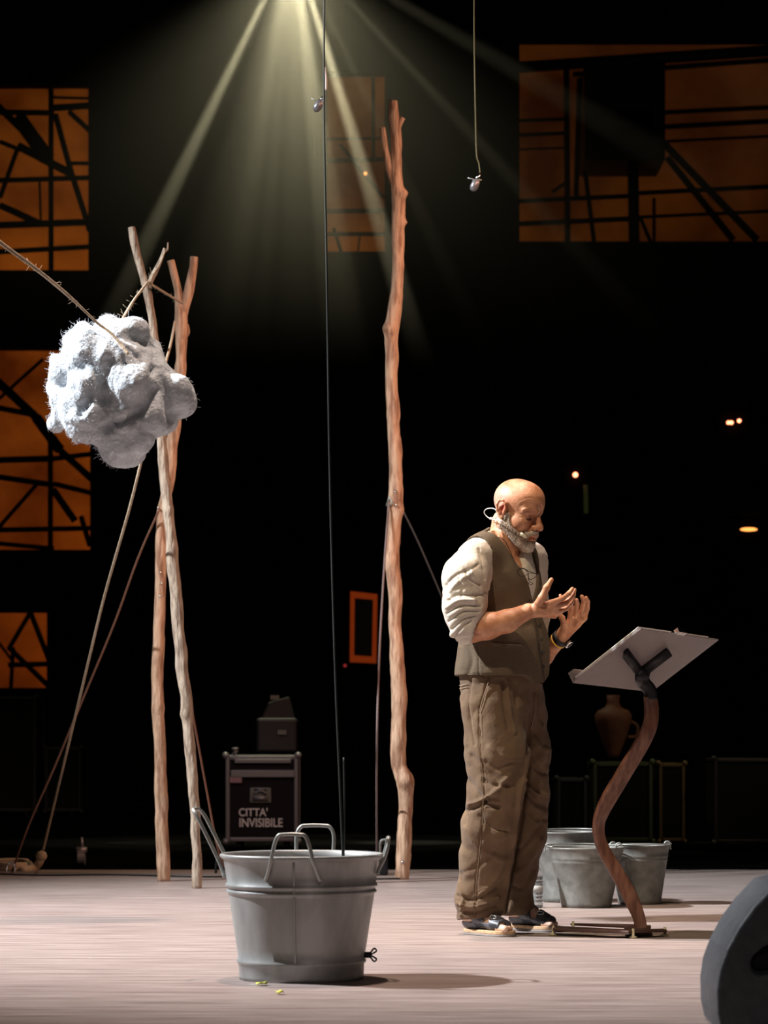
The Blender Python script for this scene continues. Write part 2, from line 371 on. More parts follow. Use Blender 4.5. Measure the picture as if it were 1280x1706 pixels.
bars('scaffold_frame', 'dark scaffold bars crossing the amber opening behind the white cloud', 'scaffold',
     [(84, 735, 84, 925, 9), (-60, 580, 30, 668, 12), (-10, 630, 60, 695, 15), (60, 695, 100, 750, 18), (100, 750, 155, 800, 12), (-40, 672, 62, 692, 10), (-60, 768, 90, 764, 11), (-60, 786, 90, 808, 10), (90, 764, 155, 756, 9), (90, 806, 155, 822, 9),
      (-60, 884, 155, 880, 9), (-60, 900, 90, 914, 8), (-10, 672, 72, 598, 6), (62, 806, -10, 888, 7), (88, 815, 125, 868, 12), (135, 860, 150, 910, 9)])
bars('scaffold_frame', 'dark scaffold bars crossing the small amber opening at lower left', 'scaffold',
     [(52, 1018, 14, 1082, 8), (50, 1018, 82, 1100, 9), (14, 1078, 84, 1146, 9), (14, 1108, 84, 1106, 9), (22, 1078, 18, 1150, 7), (-40, 1020, 20, 1100, 5)])
bars('scaffold_frame', 'dark scaffold bars crossing the dim opening behind the tall pole', 'scaffold',
     [(540, 352, 645, 351, 8), (540, 390, 645, 390, 7), (540, 268, 645, 265, 8), (540, 232, 645, 230, 5), (556, 380, 570, 425, 6), (566, 240, 640, 330, 6), (622, 120, 622, 270, 6), (600, 390, 596, 425, 3)])
bars('scaffold_frame', 'dark stage rigging crossing the wide brown opening at upper right', 'scaffold',
     [(1500, 70, 866, 112, 20), (1500, 84, 955, 124, 9), (944, 112, 946, 410, 10), (966, 130, 960, 330, 9), (866, 201, 946, 198, 6), (866, 225, 940, 222, 7), (866, 249, 944, 246, 4), (866, 335, 1060, 326, 8), (866, 373, 1060, 364, 9), (1060, 322, 1500, 300, 8),
      (1060, 362, 1500, 342, 6), (1095, 188, 1500, 168, 8), (1095, 212, 1500, 190, 9), (1100, 236, 1500, 216, 5), (975, 285, 990, 402, 8), (1055, 270, 1057, 410, 19), (1090, 330, 1090, 402, 6), (1066, 360, 1084, 402, 7),
      (1100, 232, 1262, 400, 13), (1112, 262, 1222, 400, 12), (920, 320, 950, 300, 6)])
q = P(1036, 200, 26.57); v, f = box(q, (130/FPX*27, .8, 160/FPX*27)); v2, f2 = box(q+np.array([.1, -.3, -.12]), (.35, .2, .3))
v, f = join([(v, f), (v2, f2)]); tag(mesh('winch_box', v, f, M['truss'], smooth=False, bevel=.02), 'bulky dark box fixed among the rigging in the upper right opening', 'rigging box')
bars('rail', 'faint grey rail on the black wall below the upper right opening', 'rail', [(866, 496, 1500, 484, 3)], 25.99, M['black_metal'])
bars('rail', 'thin grey rail along the dark wall right of the man', 'rail', [(1060, 858, 1500, 852, 2.4)], 25.99, M['black_metal'])

# ------------------------------------------------------------------ back of the stage
def led(px, py, r, label, m, d=25.97, sx=1):
    q = P(px, py, d); e = empty('indicator_lamp', q, label, 'indicator light', 'small red lights in the dark')
    rr = r/FPX*d; v, f = lathe([(0, -rr*.6), (rr*.8, -rr*.5), (rr, 0), (rr*.8, rr*.5), (0, rr*.8)], 16); v = v[:, [0, 2, 1]]*np.array([sx, -1, 1]); mesh('lens', v+q, f, m, e)
    v, f = box(q+np.array([0, rr*1.2, 0]), (rr*1.6*sx, rr, rr*1.6)); mesh('housing', v, f, M['black_metal'], e, smooth=False)
led(959, 791, 4.2, 'single bright red lamp glowing just right of the man\'s bald head', M['led'])
led(1214, 704, 3, 'left lamp of the orange row in the dark upper right', M['led'])
led(1219, 704, 3.2, 'middle lamp of the orange row in the dark upper right', M['led'])
led(1232, 701, 3.2, 'lone right lamp of the orange row in the dark upper right', M['led'])
led(1248, 882, 3.2, 'flat wide orange lamp low at the right edge of the dark', M['amber_led'], sx=4.5)
led(609, 289, 2.6, 'tiny yellow lamp left of the tall pole top', M['amber_led'], 26.19)
# orange framed panel
d = 25.94; fr = empty('lit_panel', P(606, 1105, d), 'tall black panel with a glowing orange frame left of the tall pole', 'panel')
outer = [(584, 985), (629, 990), (627, 1105), (583, 1103)]; inner = [(591, 996), (622, 999), (620, 1094), (590, 1092)]
V = []; F = []
for y in (0, .06):
    for (a, b) in outer+inner: V.append(P(a, b, d)+np.array([0, y, 0]))
for i in range(4):
    j = (i+1) % 4; F += [[i, j, j+4, i+4], [i+8, i+12, j+12, j+8], [i, i+8, j+8, j], [i+4, j+4, j+12, i+12]]
mesh('frame', V, F, M['amber_glow'], fr, smooth=False)
v, f = extrude_poly([tuple(P(a, b, d)[[0, 2]]) for a, b in inner[::-1]], d+.03, d+.05); mesh('panel', v, f, M['black_metal'], fr, smooth=False)
led(575, 1109, 2.6, 'dim red lamp below left of the orange framed panel', mat('dim_red', (.3, .03, .02), .4, emit=(1, .08, .08), estr=.25), 25.97)

def text_mesh(body, px0, py0, px1, py1, d, name, m, parent):
    c = bpy.data.curves.new('t', 'FONT'); c.body = body; c.extrude = .02; c.offset = .02
    o = bpy.data.objects.new('t', c); COL.objects.link(o); bpy.context.view_layer.update()
    dg = bpy.context.evaluated_depsgraph_get(); me = bpy.data.meshes.new_from_object(o.evaluated_get(dg))
    V = np.array([v.co[:] for v in me.vertices]); F = [list(p.vertices) for p in me.polygons]; bpy.data.objects.remove(o, do_unlink=True)
    lo, hi = V.min(0), V.max(0); a, b = P(px0, py1, d), P(px1, py0, d)
    X = a[0]+(V[:, 0]-lo[0])/(hi[0]-lo[0])*(b[0]-a[0]); Z = a[2]+(V[:, 1]-lo[1])/(hi[1]-lo[1])*(b[2]-a[2]); Y = d-(V[:, 2]-lo[2])*.05
    return mesh(name, np.stack([X, Y, Z], 1), F, m, parent, smooth=False)
def caster(q, parent, m=None):
    v, f = tube([q+np.array([-.015, 0, .035]), q+np.array([.015, 0, .035])], .035, 14); w_ = mesh('caster', v, f, m or M['black_metal'], parent, smooth=False)
    v, f = box(q+np.array([0, 0, .065]), (.05, .05, .03)); mesh('caster_fork', v, f, M['alu'], w_, smooth=False)
def flight_case(x0, y0, x1, y1, dep, label, rail_px=7, wheels=True, am=None, name='flight_case'):
    """front face in photo pixels, its feet on the floor"""
    base = 1416 if not wheels else y1+13
    d = FD(base); a, b = P(x0, y1, d), P(x1, y0, d); am = am or M['alu']
    if not wheels: a[2] = 0
    t = rail_px/FPX*d; e = empty(name, ((a[0]+b[0])/2, d+dep/2, 0), label, 'flight case')
    v, f = box(((a[0]+b[0])/2, d+dep/2, (a[2]+b[2])/2), (b[0]-a[0]-t*.6, dep, b[2]-a[2]-t*.6)); mesh('panel', v, f, M['case'], e, smooth=False)
    ps = []
    for yy in (d, d+dep):
        for x in (a[0]+t/2, b[0]-t/2): ps.append(box((x, yy, (a[2]+b[2])/2), (t, t, b[2]-a[2])))
        for z in (a[2]+t/2, b[2]-t/2): ps.append(box(((a[0]+b[0])/2, yy, z), (b[0]-a[0]-2*t, t, t)))
    for x in (a[0]+t/2, b[0]-t/2):
        for z in (a[2]+t/2, b[2]-t/2): ps.append(box((x, d+dep/2, z), (t, dep-t, t)))
    v, f = join(ps); mesh('edge_rail', v, f, am, e, smooth=False, bevel=.006)
    for x in (a[0], b[0]):
        for z in (a[2], b[2]):
            v, f = lathe([(0, -t*.9), (t*.6, -t*.7), (t*.9, 0), (t*.6, t*.7), (0, t*.9)], 12, (x, d, z)); mesh('corner', v, f, am, e)
    if wheels:
        for x in (a[0]+.08, b[0]-.08):
            for yy in (d+.06, d+dep-.06): caster(np.array([x, yy, 0]), e)
    return e, d
fc, d = flight_case(376, 1259, 497, 1402, .5, 'black wheeled flight case lettered CITTA\' INVISIBILE')
v, f = box(P(438, 1289, d)+np.array([0, -.012, 0]), (106/FPX*d, .03, 12/FPX*d)); mesh('lid_rail', v, f, M['alu'], fc, smooth=False, bevel=.004)
v, f = box(P(438, 1268, d)+np.array([0, -.012, 0]), (94/FPX*d, .03, 7/FPX*d)); mesh('lid_rail', v, f, M['alu'], fc, smooth=False, bevel=.004)
text_mesh("CITTA'", 398, 1346, 446, 1360, d-.012, 'lettering', M['white'], fc); text_mesh("INVISIBILE", 399, 1363, 471, 1378, d-.012, 'lettering', M['white'], fc)
v, f = box(P(434, 1325, d)+np.array([0, -.006, 0]), (36/FPX*d, .02, 26/FPX*d)); hd = mesh('latch_dish', v, f, M['grey'], fc, smooth=False, bevel=.01)
v, f = join([tube(catmull([P(423, 1322, d-.03), P(434, 1318, d-.03), P(445, 1322, d-.03)], 4), .006, 6), box(P(434, 1330, d-.02), (.1, .01, .03)), box(P(434, 1315, d-.018), (.08, .01, .012))]); mesh('handle', v, f, M['alu'], hd)
v, f = box(P(393, 1299, d-.02), (20/FPX*d, .008, 10/FPX*d)); mesh('sticker', v, f, M['pink'], fc, smooth=False)
q = P(392, 1248, d-.02); v, f = join([tube([P(388, 1257, d), P(396, 1250, d)], .012, 8), box(P(392, 1248, d), (.04, .03, .02))]); tag(mesh('clamp', v, f, M['alu']), 'small grey clamp lying on the left corner of the lettered flight case', 'clamp')
# gear on that case
q = P(462, 1258, d+.25); e = empty('mixing_console', q, 'dark sound gear standing on top of the lettered flight case', 'sound gear')
v, f = box(P(462, 1225, d+.25), (.26, .25, .22)); mesh('body', v, f, M['black_metal'], e, smooth=False, bevel=.02)
v, f = extrude_poly([tuple(P(a, b, d)[[0, 2]]) for a, b in ((428, 1208), (492, 1208), (480, 1160), (445, 1170))], d+.2, d+.3); mesh('hood', v, f, M['black_metal'], e, smooth=False, bevel=.01)
for q in (P(458, 1162, d+.19), P(470, 1220, d+.12)): v, f = box(q, (.055, .03, .028)); mesh('knob', v, f, M['grey'], e, smooth=False)
am_y = mat('tarnished_case_edge', (.06, .075, .035), .4, .5)
flight_case(928, 1297, 978, 1404, .4, 'small black flight case behind the galvanised buckets, with a round latch', 6, am=mat('dull_case_edge', (.035, .035, .035), .5, .3))
flight_case(988, 1270, 1088, 1402, .5, 'black flight case with greenish edges behind the curved stand post', 7, am=am_y)
flight_case(1098, 1272, 1142, 1402, .45, 'narrow black flight case with yellow edges right of the stand post', 6, am=mat('yellowish_case_edge', (.13, .08, .03), .4, .5))
flight_case(1190, 1264, 1300, 1404, .5, 'dark flight case at the right edge of the stage', 6, am=mat('brown_case_edge', (.03, .022, .018), .5, .4))
flight_case(-60, 1160, 60, 1352, .6, 'tall dark crate at the far left edge behind the ropes', 5, am=mat('dark_crate_edge', (.014, .013, .013), .6), name='crate')
flight_case(74, 1245, 135, 1352, .6, 'low dark crate behind the crossing ropes, right of the tall one', 5, am=mat('dark_crate_edge_two', (.012, .012, .011), .6), name='crate')
# terracotta urn on the case
dd = FD(1415)+.25; q = P(1022, 1262, dd); s = 1/FPX*dd
e = empty('urn', q, 'terracotta urn lit orange behind the curved stand post', 'urn')
v, f = lathe([(0, 0), (9*s, 0), (12*s, 8*s), (22*s, 34*s), (30*s, 60*s), (31*s, 70*s), (26*s, 78*s), (14*s, 84*s), (10*s, 92*s), (11*s, 104*s), (9*s, 104*s), (8*s, 92*s), (8*s, 84*s)], 32, q); mesh('body', v, f, M['clay'], e)
v, f = tube(catmull([q+np.array([24, 0, 34])*s, q+np.array([38, 0, 36])*s, q+np.array([40, 0, 52])*s, q+np.array([29, 0, 60])*s], 5), 3*s, 8); mesh('handle', v, f, M['clay'], e)
spot('urn_fill', tuple(q+np.array([.1, -1.2, 1.9])), tuple(q+np.array([0, 0, .3])), 1.6, (1, .3, .1), 22, .6, .05)  # added spot that lights the urn orange, no lamp stands there
spot('case_fill', (-2.2, 15.9, 3.6), tuple(P(436, 1330, d)), 80, (.85, .85, 1), 14, .6, .05)  # added spot to brighten the rails of the lettered case
spot('case_fill_right', (3.6, 17.0, 3.0), tuple(P(1080, 1330, d)), 60, (1, .85, .5), 30, .8, .05)  # added spot to brighten the edges of the right-hand cases
# caster at the left
e = empty('loose_caster', (P(136, 1441, FD(1441))), 'small pale castor standing at the dark stage edge by the ropes', 'castor')
d = FD(1441); q = P(136, 1441, d); v, f = tube([q+np.array([-.02, 0, .045]), q+np.array([.02, 0, .045])], .045, 16); mesh('wheel', v, f, M['alu'], e, smooth=False)
v, f = join([box(q+np.array([0, 0, .085]), (.06, .05, .03)), tube([q+np.array([.005, 0, .09]), q+np.array([0, 0, .155])], .008, 8)]); mesh('stem', v, f, M['alu'], e)
# faint yellow light stand pieces
e = empty('light_tube', P(977, 860, 24), 'faint greenish tube standing in the dark right of the man', 'tube'); v, f = tube([P(976, 808, 25.98), P(977, 855, 25.98)], .02, 8); mesh('tube', v, f, mat('green_tube', (.03, .04, .02), .5, emit=(.3, .33, .1), estr=.03), e)

# ------------------------------------------------------------------ wooden poles
def wood_pole(parent, pts, d, m, name='trunk', knots=(), seg_=18, seed=0, sub=14):
    """pts: (px,py,radius px[,depth offset])"""
    C = [np.append(P(p[0], p[1], d+(p[3] if len(p) > 3 else 0)), p[2]/FPX*d) for p in pts]
    C = catmull(C, sub); c, r = C[:, :3], np.abs(C[:, 3])
    j = noise(c*np.array([0, 0, 1])+seed*3.7, 9, seed)*.004; c = c+np.stack([j, noise(c+5+seed, 7, seed)*.004, 0*j], 1)
    V, F = tube(c, r, seg_)
    ctr = np.repeat(c, seg_, 0); n = V-ctr; ln = np.linalg.norm(n, axis=1)[:, None]+1e-9; n = n/ln
    q = V*np.array([1, 1, .35]); V = V+n*(noise(q, 30, seed)*.12+noise(q, 75, seed+3)*.08+noise(V, 14, seed+5)*.08)[:, None]*ln
    for (kx, ky, kr, amp) in knots:
        px = 640+V[:, 0]/V[:, 1]*FPX; py = HOR-(V[:, 2]-CAMH)/V[:, 1]*FPX
        V = V+n*(amp/FPX*d*np.exp(-((px-kx)**2+(py-ky)**2)/kr**2))[:, None]
    return mesh(name, V, F, m, parent)
dT = FD(1465)
tp = empty('tall_pole', P(671, 1465, dT), 'tallest peeled wooden pole standing alone at centre stage, forked at its top', 'wooden pole')
wood_pole(tp, [(671, 1466, 11), (674, 1400, 12), (676, 1330, 12), (674, 1300, 14), (664, 1270, 13), (663, 1220, 12.5), (666, 1180, 13), (661, 1100, 12), (659, 1030, 11), (659, 980, 11.5), (654, 930, 12), (658, 880, 11), (661, 830, 12), (660, 770, 10.5), (656, 700, 11), (652, 640, 10), (652, 580, 10.5), (653, 548, 12), (659, 500, 11), (663, 450, 10), (663, 400, 10.5), (664, 330, 11.5), (661, 290, 9), (660, 230, 9), (656, 190, 9), (655, 168, 7)], dT, M['pole'], knots=[(674, 322, 7, 6), (647, 548, 9, 6), (672, 850, 10, 3), (675, 1300, 14, 5), (649, 935, 14, 3), (674, 370, 5, 5)], seed=1)
wood_pole(tp, [(661, 316, 6), (651, 290, 6), (645, 260, 5.5), (641, 235, 5), (637, 213, 5)], dT, M['pole'], 'branch', seed=2)
wood_pole(tp, [(661, 222, 5), (665, 208, 5), (672, 196, 4.5)], dT, M['pole'], 'branch', seed=4)
for (x, y) in ((659, 818), (660, 842), (671, 1436)):
    q = P(x, y, dT-.045); v, f = tube([q, q+np.array([0, .03, 0])], .007, 8); mesh('screw', v, f, M['chrome'], tp)
v, f = tube([P(644, 843, dT-.02), P(649, 828, dT-.03), P(655, 838, dT-.045), P(649, 843, dT-.03)], .005, 6); mesh('hook', v, f, M['wire'], tp)
dA = FD(1480); dB = FD(1468)
pa = empty('leaning_pole', P(329, 1480, dA), 'greyish wooden pole leaning left, front leg of the pair behind the cloud', 'wooden pole')
wood_pole(pa, [(329, 1481, 8), (327, 1400, 8), (322, 1300, 9), (314, 1220, 9), (308, 1150, 10), (301, 1080, 10), (294, 1000, 10), (287, 920, 9.5), (280, 850, 9), (273, 790, 9), (270, 740, 8.5), (268, 680, 8.5), (264, 620, 7.5), (258, 570, 7.5), (252, 520, 7), (244, 480, 7), (232, 440, 6.5), (222, 400, 6.5), (219, 379, 6)], dA, M['pole_grey'], knots=[(306, 1190, 7, 3), (282, 850, 6, 3)], seed=6)
wood_pole(pa, [(246, 486, 4), (251, 470, 4.5), (262, 448, 4), (270, 430, 3.2), (275, 414, 2.6)], dA, M['pole_grey'], 'branch', seed=7)
wood_pole(pa, [(272, 420, 1.6), (279, 416, 1.5), (280, 404, 1.2)], dA, M['pole_grey'], 'twig', seed=8)
wood_pole(pa, [(238, 470, 2), (234, 436, 2.4), (233, 428, 1.5)], dA, M['pole_grey'], 'twig', seed=9)
pb = empty('forked_pole', P(272, 1468, dB), 'orange-brown wooden pole with a Y fork on top, rear leg of the pair', 'wooden pole')
wood_pole(pb, [(273, 1468, 11), (271, 1400, 10.5), (268, 1330, 10.5), (268, 1260, 10), (263, 1180, 10), (263, 1100, 10), (267, 1000, 9), (268, 930, 9.5), (270, 860, 9), (281, 800, 10), (288, 740, 10), (294, 680, 10), (300, 620, 9.5), (302, 570, 10), (302, 530, 11), (300, 510, 9), (296, 480, 6.5), (290, 455, 6.5), (285, 434, 6)], dB, M['pole'], knots=[(268, 1180, 8, 3), (276, 870, 8, 3)], seed=11)
wood_pole(pb, [(304, 530, 8), (308, 510, 7.5), (316, 480, 7.5), (322, 450, 7), (324, 428, 6.5)], dB, M['pole'], 'branch', seed=12)
wood_pole(pb, [(312, 560, 2), (314, 552, 2.5), (313, 540, 1.2)], dB, M['pole'], 'twig', seed=13)
for (x, y) in ((267, 953), (268, 972), (267, 993), (263, 846)):
    q = P(x, y, dB-.04); v, f = tube([q, q+np.array([0, .03, 0])], .006, 8); mesh('screw', v, f, M['chrome'], pb)

# ------------------------------------------------------------------ cloud of wadding
dC = 11.95; sC = dC/FPX
fc = Field(P(60, 800, dC)-np.array([0, .4, 0]), P(345, 500, dC)+np.array([0, .4, 0]), .0045)
cl = [(190, 610, 70, 0), (150, 592, 46, .05), (128, 572, 26, 0), (113, 622, 30, .0), (112, 676, 30, .02), (150, 690, 52, .05), (200, 700, 62, 0), (232, 645, 62, 0), (240, 600, 40, -.03), (284, 655, 39, .02), (300, 668, 26, 0),
      (215, 560, 34, 0), (180, 546, 24, 0), (205, 735, 40, 0), (165, 640, 46, .06), (215, 640, 46, .07), (195, 690, 44, .06), (150, 640, 34, .06), (255, 690, 40, .03), (100, 650, 18, 0), (98, 705, 14, 0), (140, 560, 18, .05), (235, 735, 24, .05), (95, 600, 13, 0)]
for (x, y, r, wz) in cl: fc.add(ell(P(x, y, dC-wz), (r*sC, r*sC*1.0, r*sC)), .02)
V, Q = nets(fc); N = normals(V, Q)
n1 = noise(V, 7.5, 1); n2 = noise(V+n1[:, None]*.03, 22, 2); n3 = noise(V*np.array([1, 1, .5]), 55, 3)
V = V+N*((np.abs(n1)-.3)*.038+n2*.008+n3*.003)[:, None]
V = sculpt(V, Q, [([(215, 560), (260, 580), (250, 640), (215, 700)], 9, -.02), ([(180, 600), (170, 650), (185, 700)], 8, -.018), ([(180, 710), (230, 690), (262, 650)], 8, -.022), ([(262, 610), (275, 650), (285, 700)], 6, -.02), ([(135, 610), (150, 650), (135, 690)], 7, -.018), ([(160, 533), (200, 570), (235, 600)], 5, -.012)])
V = smooth_mesh(V, Q, 4)
cloud = empty('cotton_cloud', P(200, 650, dC), 'white fluffy cloud of wadding hanging from ropes at left', 'cloud prop')
mesh('wadding', V, Q, M['cotton'], cloud)
N = normals(V, Q); parts = []; pick = RNG.choice(len(V), 6500); px = 640+V[:, 0]/V[:, 1]*FPX
for i in pick:
    if px[i] > 190 and RNG.random() < .85: continue
    p = V[i].copy(); dr = N[i]*.7+RNG.normal(0, .9, 3); pts = [p-N[i]*.003]
    L = RNG.uniform(.002, .006)*(1.9 if RNG.random() < .08 else 1)
    for s_ in range(4):
        p = p+dr/np.linalg.norm(dr)*L; dr = dr+RNG.normal(0, .7, 3); pts.append(p)
    parts.append(tube(pts, [.0006, .0006, .0005, .0004, .0002], 3))
v, f = join(parts); tag(mesh('loose_fibres', v, f, M['fiber'], cloud), kind='stuff')

# ------------------------------------------------------------------ ropes
def rope(pts, r, m, label, name='rope', fuzz=0, group=None):
    """pts: (px,py,depth), r metres"""
    c = catmull([P(*p) for p in pts], 12); v, f = tube(c, r, 8); parts = [(v, f)]
    for _ in range(fuzz):
        i = RNG.integers(1, len(c)-1); p = c[i]; q = p+RNG.normal(0, 1, 3)*.014; parts.append(tube([p, q], .0006, 3))
    v, f = join(parts); o = mesh(name, v, f, m); tag(o, label, 'rope', group); return o
rope([(-60, 350, 11.15), (0, 402, 11.35), (60, 447, 11.55), (110, 488, 11.75), (160, 536, 11.82), (188, 558, 11.80), (214, 590, 11.78)], .0055, M['rope'], 'pale rope running from the upper left edge down onto the cloud', fuzz=60)
rope([(-60, 354, 11.15), (0, 406, 11.35), (60, 450, 11.55), (110, 491, 11.75), (150, 527, 11.82)], .004, M['rope'], 'second strand alongside the pale rope at the upper left edge', fuzz=30)
rope([(205, 530, 12.0), (222, 502, 13.0), (240, 478, 14.0), (247, 470, dA-.05), (252, 474, dA-.03)], .006, M['rope'], 'short fuzzy rope tying the cloud top to the leaning pole', fuzz=90)
rope([(252, 474, dA-.05), (275, 488, dA+.1), (303, 505, dB-.07)], .006, M['rope'], 'short rope tied between the fork of one pole and the other', fuzz=25)
rope([(250, 470, dA-.05), (256, 456, dA-.04), (266, 440, dA-.04), (275, 418, dA-.03)], .0035, M['rope'], 'thin rope strand running up the small forked twig', fuzz=10)
rope([(292, 535, dB-.06), (284, 575, 14.6), (272, 620, 14.3), (240, 750, 14.1), (215, 850, 14.3), (175, 990, 14.9), (148, 1100, 15.2), (100, 1300, 15.9), (70, 1424, 16.25)], .0065, M['rope_dark'] if 0 else M['rope'], 'long rope dropping from under the cloud to the knotted rope end')
rope([(266, 848, dB-.08), (230, 930, 15.2), (190, 1040, 15.4), (140, 1160, 15.6), (90, 1280, 15.75), (50, 1370, 15.9), (20, 1452, 16.0)], .0055, mat('reddish_rope', (.24, .12, .08), .85, bump=.5, bscale=160), 'reddish rope slanting from the pole joint to the floor hook at left')
rope([(305, 1100, dA+.15), (325, 1210, 14.9), (345, 1320, 15.1), (360, 1400, 15.2), (372, 1444, 15.3)], .005, mat('brown_rope', (.25, .11, .07), .85), 'brown rope slanting down behind the front leg of the pole pair')
rope([(648, 838, dT-.03), (640, 950, dT-.1), (632, 1100, dT-.2), (628, 1250, dT-.3), (628, 1455, FD(1456))], .0055, mat('grey_rope', (.2, .15, .14), .85), 'grey-brown guy rope hanging left of the tall pole')
rope([(672, 852, dT+.05), (700, 910, dT+.4), (740, 1004, dT+1.), (770, 1080, dT+1.5)], .005, mat('guy_grey', (.17, .165, .17), .7), 'thin grey guy rope from the tall pole towards the man\'s back')
rope([(541, -40, 9.6), (540, 180, 9.55), (545, 480, 9.5), (550, 800, 9.5), (558, 1100, 9.45), (566, 1300, 9.42), (571, 1422, 9.42), (573, 1440, 9.42)], .0032, mat('black_cable', (.025, .03, .025), .6), 'thin black cable hanging straight down into the front tub', 'cable')
rope([(573, 1262, 9.43), (574, 1340, 9.42), (573, 1440, 9.42)], .0028, mat('black_cable_two', (.02, .022, .02), .6), 'short black cable end beside the long cable above the tub', 'cable')
# coil and knot on the floor
d = FD(1450); pts = []
for i in range(60):
    t = i/60*2*math.pi*4; pts.append(P(18+40*math.cos(t)*(1-.004*i), 1448+3.2*math.sin(t), FD(1448+3.2*math.sin(t)))); pts[-1][2] = .008+.0006*i
e = empty('rope_coil', P(20, 1450, d), 'loose coil of pale rope lying on the floor at the left edge', 'rope coil'); v, f = tube(pts, .009, 6); mesh('coil', v, f, M['rope'], e)
v, f = tube(catmull([P(70, 1424, 16.2), P(66, 1436, 16.2), P(56, 1446, 16.2), P(35, 1451, 16.1)], 6), .022, 10); mesh('spliced_end', v, f, M['rope'], e)
v, f = lathe([(0, -.03), (.024, -.02), (.032, 0), (.024, .02), (0, .03)], 14, P(69, 1426, 16.2)); mesh('knot', v, f, M['rope'], e)
q = P(18, 1454, FD(1458)); e = empty('floor_hook', q, 'small metal floor hook at the foot of the reddish rope', 'hook')
v, f = tube(catmull([q+np.array([-.02, 0, .0]), q+np.array([-.02, 0, .035]), q+np.array([.0, 0, .05]), q+np.array([.02, 0, .035]), q+np.array([.02, 0, .0])], 5), .006, 8); mesh('ring', v, f, M['chrome'], e)
q = P(366, 1455, FD(1459)); e = empty('floor_hook', q, 'small black floor hook beside the left handle of the tub', 'hook')
v, f = tube(catmull([q+np.array([-.02, 0, -.0]), q+np.array([-.015, 0, .06]), q+np.array([.015, 0, .07]), q+np.array([.02, 0, .02]), q+np.array([.005, 0, .01])], 5), .007, 8); mesh('ring', v, f, M['black_metal'], e)
q = P(634, 1458, FD(1458)); e = empty('floor_weight', q, 'small dark weight with a bent hook at the foot of the guy rope', 'weight')
v, f = box(q+np.array([0, .0, .05]), (.08, .08, .1)); mesh('block', v, f, M['black_metal'], e, smooth=False, bevel=.01)
v, f = tube(catmull([q+np.array([0, 0, .1]), q+np.array([0, 0, .17]), q+np.array([.02, 0, .185]), q+np.array([.045, 0, .18])], 5), .007, 8); mesh('hook', v, f, M['wire'], e)
for k, (a, b, lab) in enumerate((((0, 1458), (376, 1462), 'thin black cable lying along the floor behind the pole feet'), ((380, 1463), (668, 1466), 'thin dark cable lying on the floor from the tub to the tall pole foot'))):
    c = [P(a[0]+(b[0]-a[0])*t, a[1]+(b[1]-a[1])*t+math.sin(t*9+k), FD(a[1]+(b[1]-a[1])*t+math.sin(t*9+k))) for t in np.linspace(0, 1, 30)]
    for q in c: q[2] = .006
    v, f = tube(c, .005, 6); tag(mesh('floor_cable', v, f, M['black_metal']), lab, 'cable')

# ------------------------------------------------------------------ hanging microphones
def hang_mic(wire_pts, body, d, label, sc=1., pale=False, wcol=(.12, .13, .06)):
    q = P(body[0], body[1], d); e = empty('hanging_microphone', q, label, 'microphone')
    c = catmull([P(x, y, d) for x, y in wire_pts], 8); v, f = tube(c, .0028*sc if not pale else .006, 6); mesh('cable', v, f, mat('mic_cable', wcol, .6), e)
    a = P(wire_pts[-1][0], wire_pts[-1][1], d); dr = q-a; dr /= np.linalg.norm(dr)
    v, f = tube([a, a+dr*.03, q-dr*.02], [.006, .012, .008], 10); mesh('clip', v, f, M['chrome'], e)
    v, f = tube([q-dr*.025, q-dr*.015, q+dr*.015, q+dr*.03, q+dr*.035], [.008, .018, .02, .014, .004], 12); mesh('capsule', v, f, M['alu'], e)
    v, f = join([tube([q-dr*.02, q+np.array([-.035, 0, .03])], .003, 5), tube([q-dr*.02, q+np.array([.03, 0, .02])], .003, 5)]); mesh('yoke', v, f, M['wire'], e)
hang_mic([(790, -40), (790, 60), (792, 180), (794, 255), (798, 272), (800, 288)], (792, 307), 14, 'small grey microphone hanging on a long thin cable right of centre')
hang_mic([(536, -60), (539, 60), (541, 112), (543, 130), (543, 150), (540, 160)], (531, 175), 14, 'tiny pale microphone hanging in the light beam left of the tall pole', .35, False, (.2, .18, .15))
v, f = tube(catmull([P(541, 112, 14), P(543, 130, 14), P(543, 150, 14)], 6), .0055, 8); o = mesh('sleeve', v, f, mat('pale_sleeve', (.75, .7, .65), .5), [x for x in bpy.data.objects if x.name.startswith('hanging_microphone')][-1])

# ------------------------------------------------------------------ tub and buckets
dTub = 9.42; ct = np.array([(502.5-640)/FPX*dTub, dTub, 0])
tub = empty('metal_tub', ct, 'big galvanised metal tub with wire handles in the front', 'tub')
prof = [(0, .012), (.17, .012), (.190, .0), (.1935, .0), (.1945, .012), (.196, .048), (.202, .053), (.202, .060), (.197, .066)]
r_at = lambda z: .197+(z-.066)/(.372-.066)*(.243-.197)
for z in (.1, .15, .2, .24, .262): prof.append((r_at(z), z))
for zc in (.275, .295):
    prof += [(r_at(zc-.007), zc-.007), (r_at(zc)+.006, zc-.003), (r_at(zc)+.006, zc+.003), (r_at(zc+.007), zc+.007)]
prof += [(r_at(.33), .33), (r_at(.372), .372), (.249, .378), (.255, .384), (.254, .391), (.249, .393), (.244, .389), (.240, .372), (.235, .33), (.196, .07), (.19, .02), (0, .02)]
v, f = lathe(prof, 96, ct); th = np.arctan2(v[:, 1]-ct[1], v[:, 0]-ct[0]); v = v.copy()
sc_ = 1+.012*np.sin(2*th+.6)+.004*noise(v, 9, 4); v[:, 0] = ct[0]+(v[:, 0]-ct[0])*sc_; v[:, 1] = ct[1]+(v[:, 1]-ct[1])*sc_
mesh('body', v, f, M['galv'], tub)
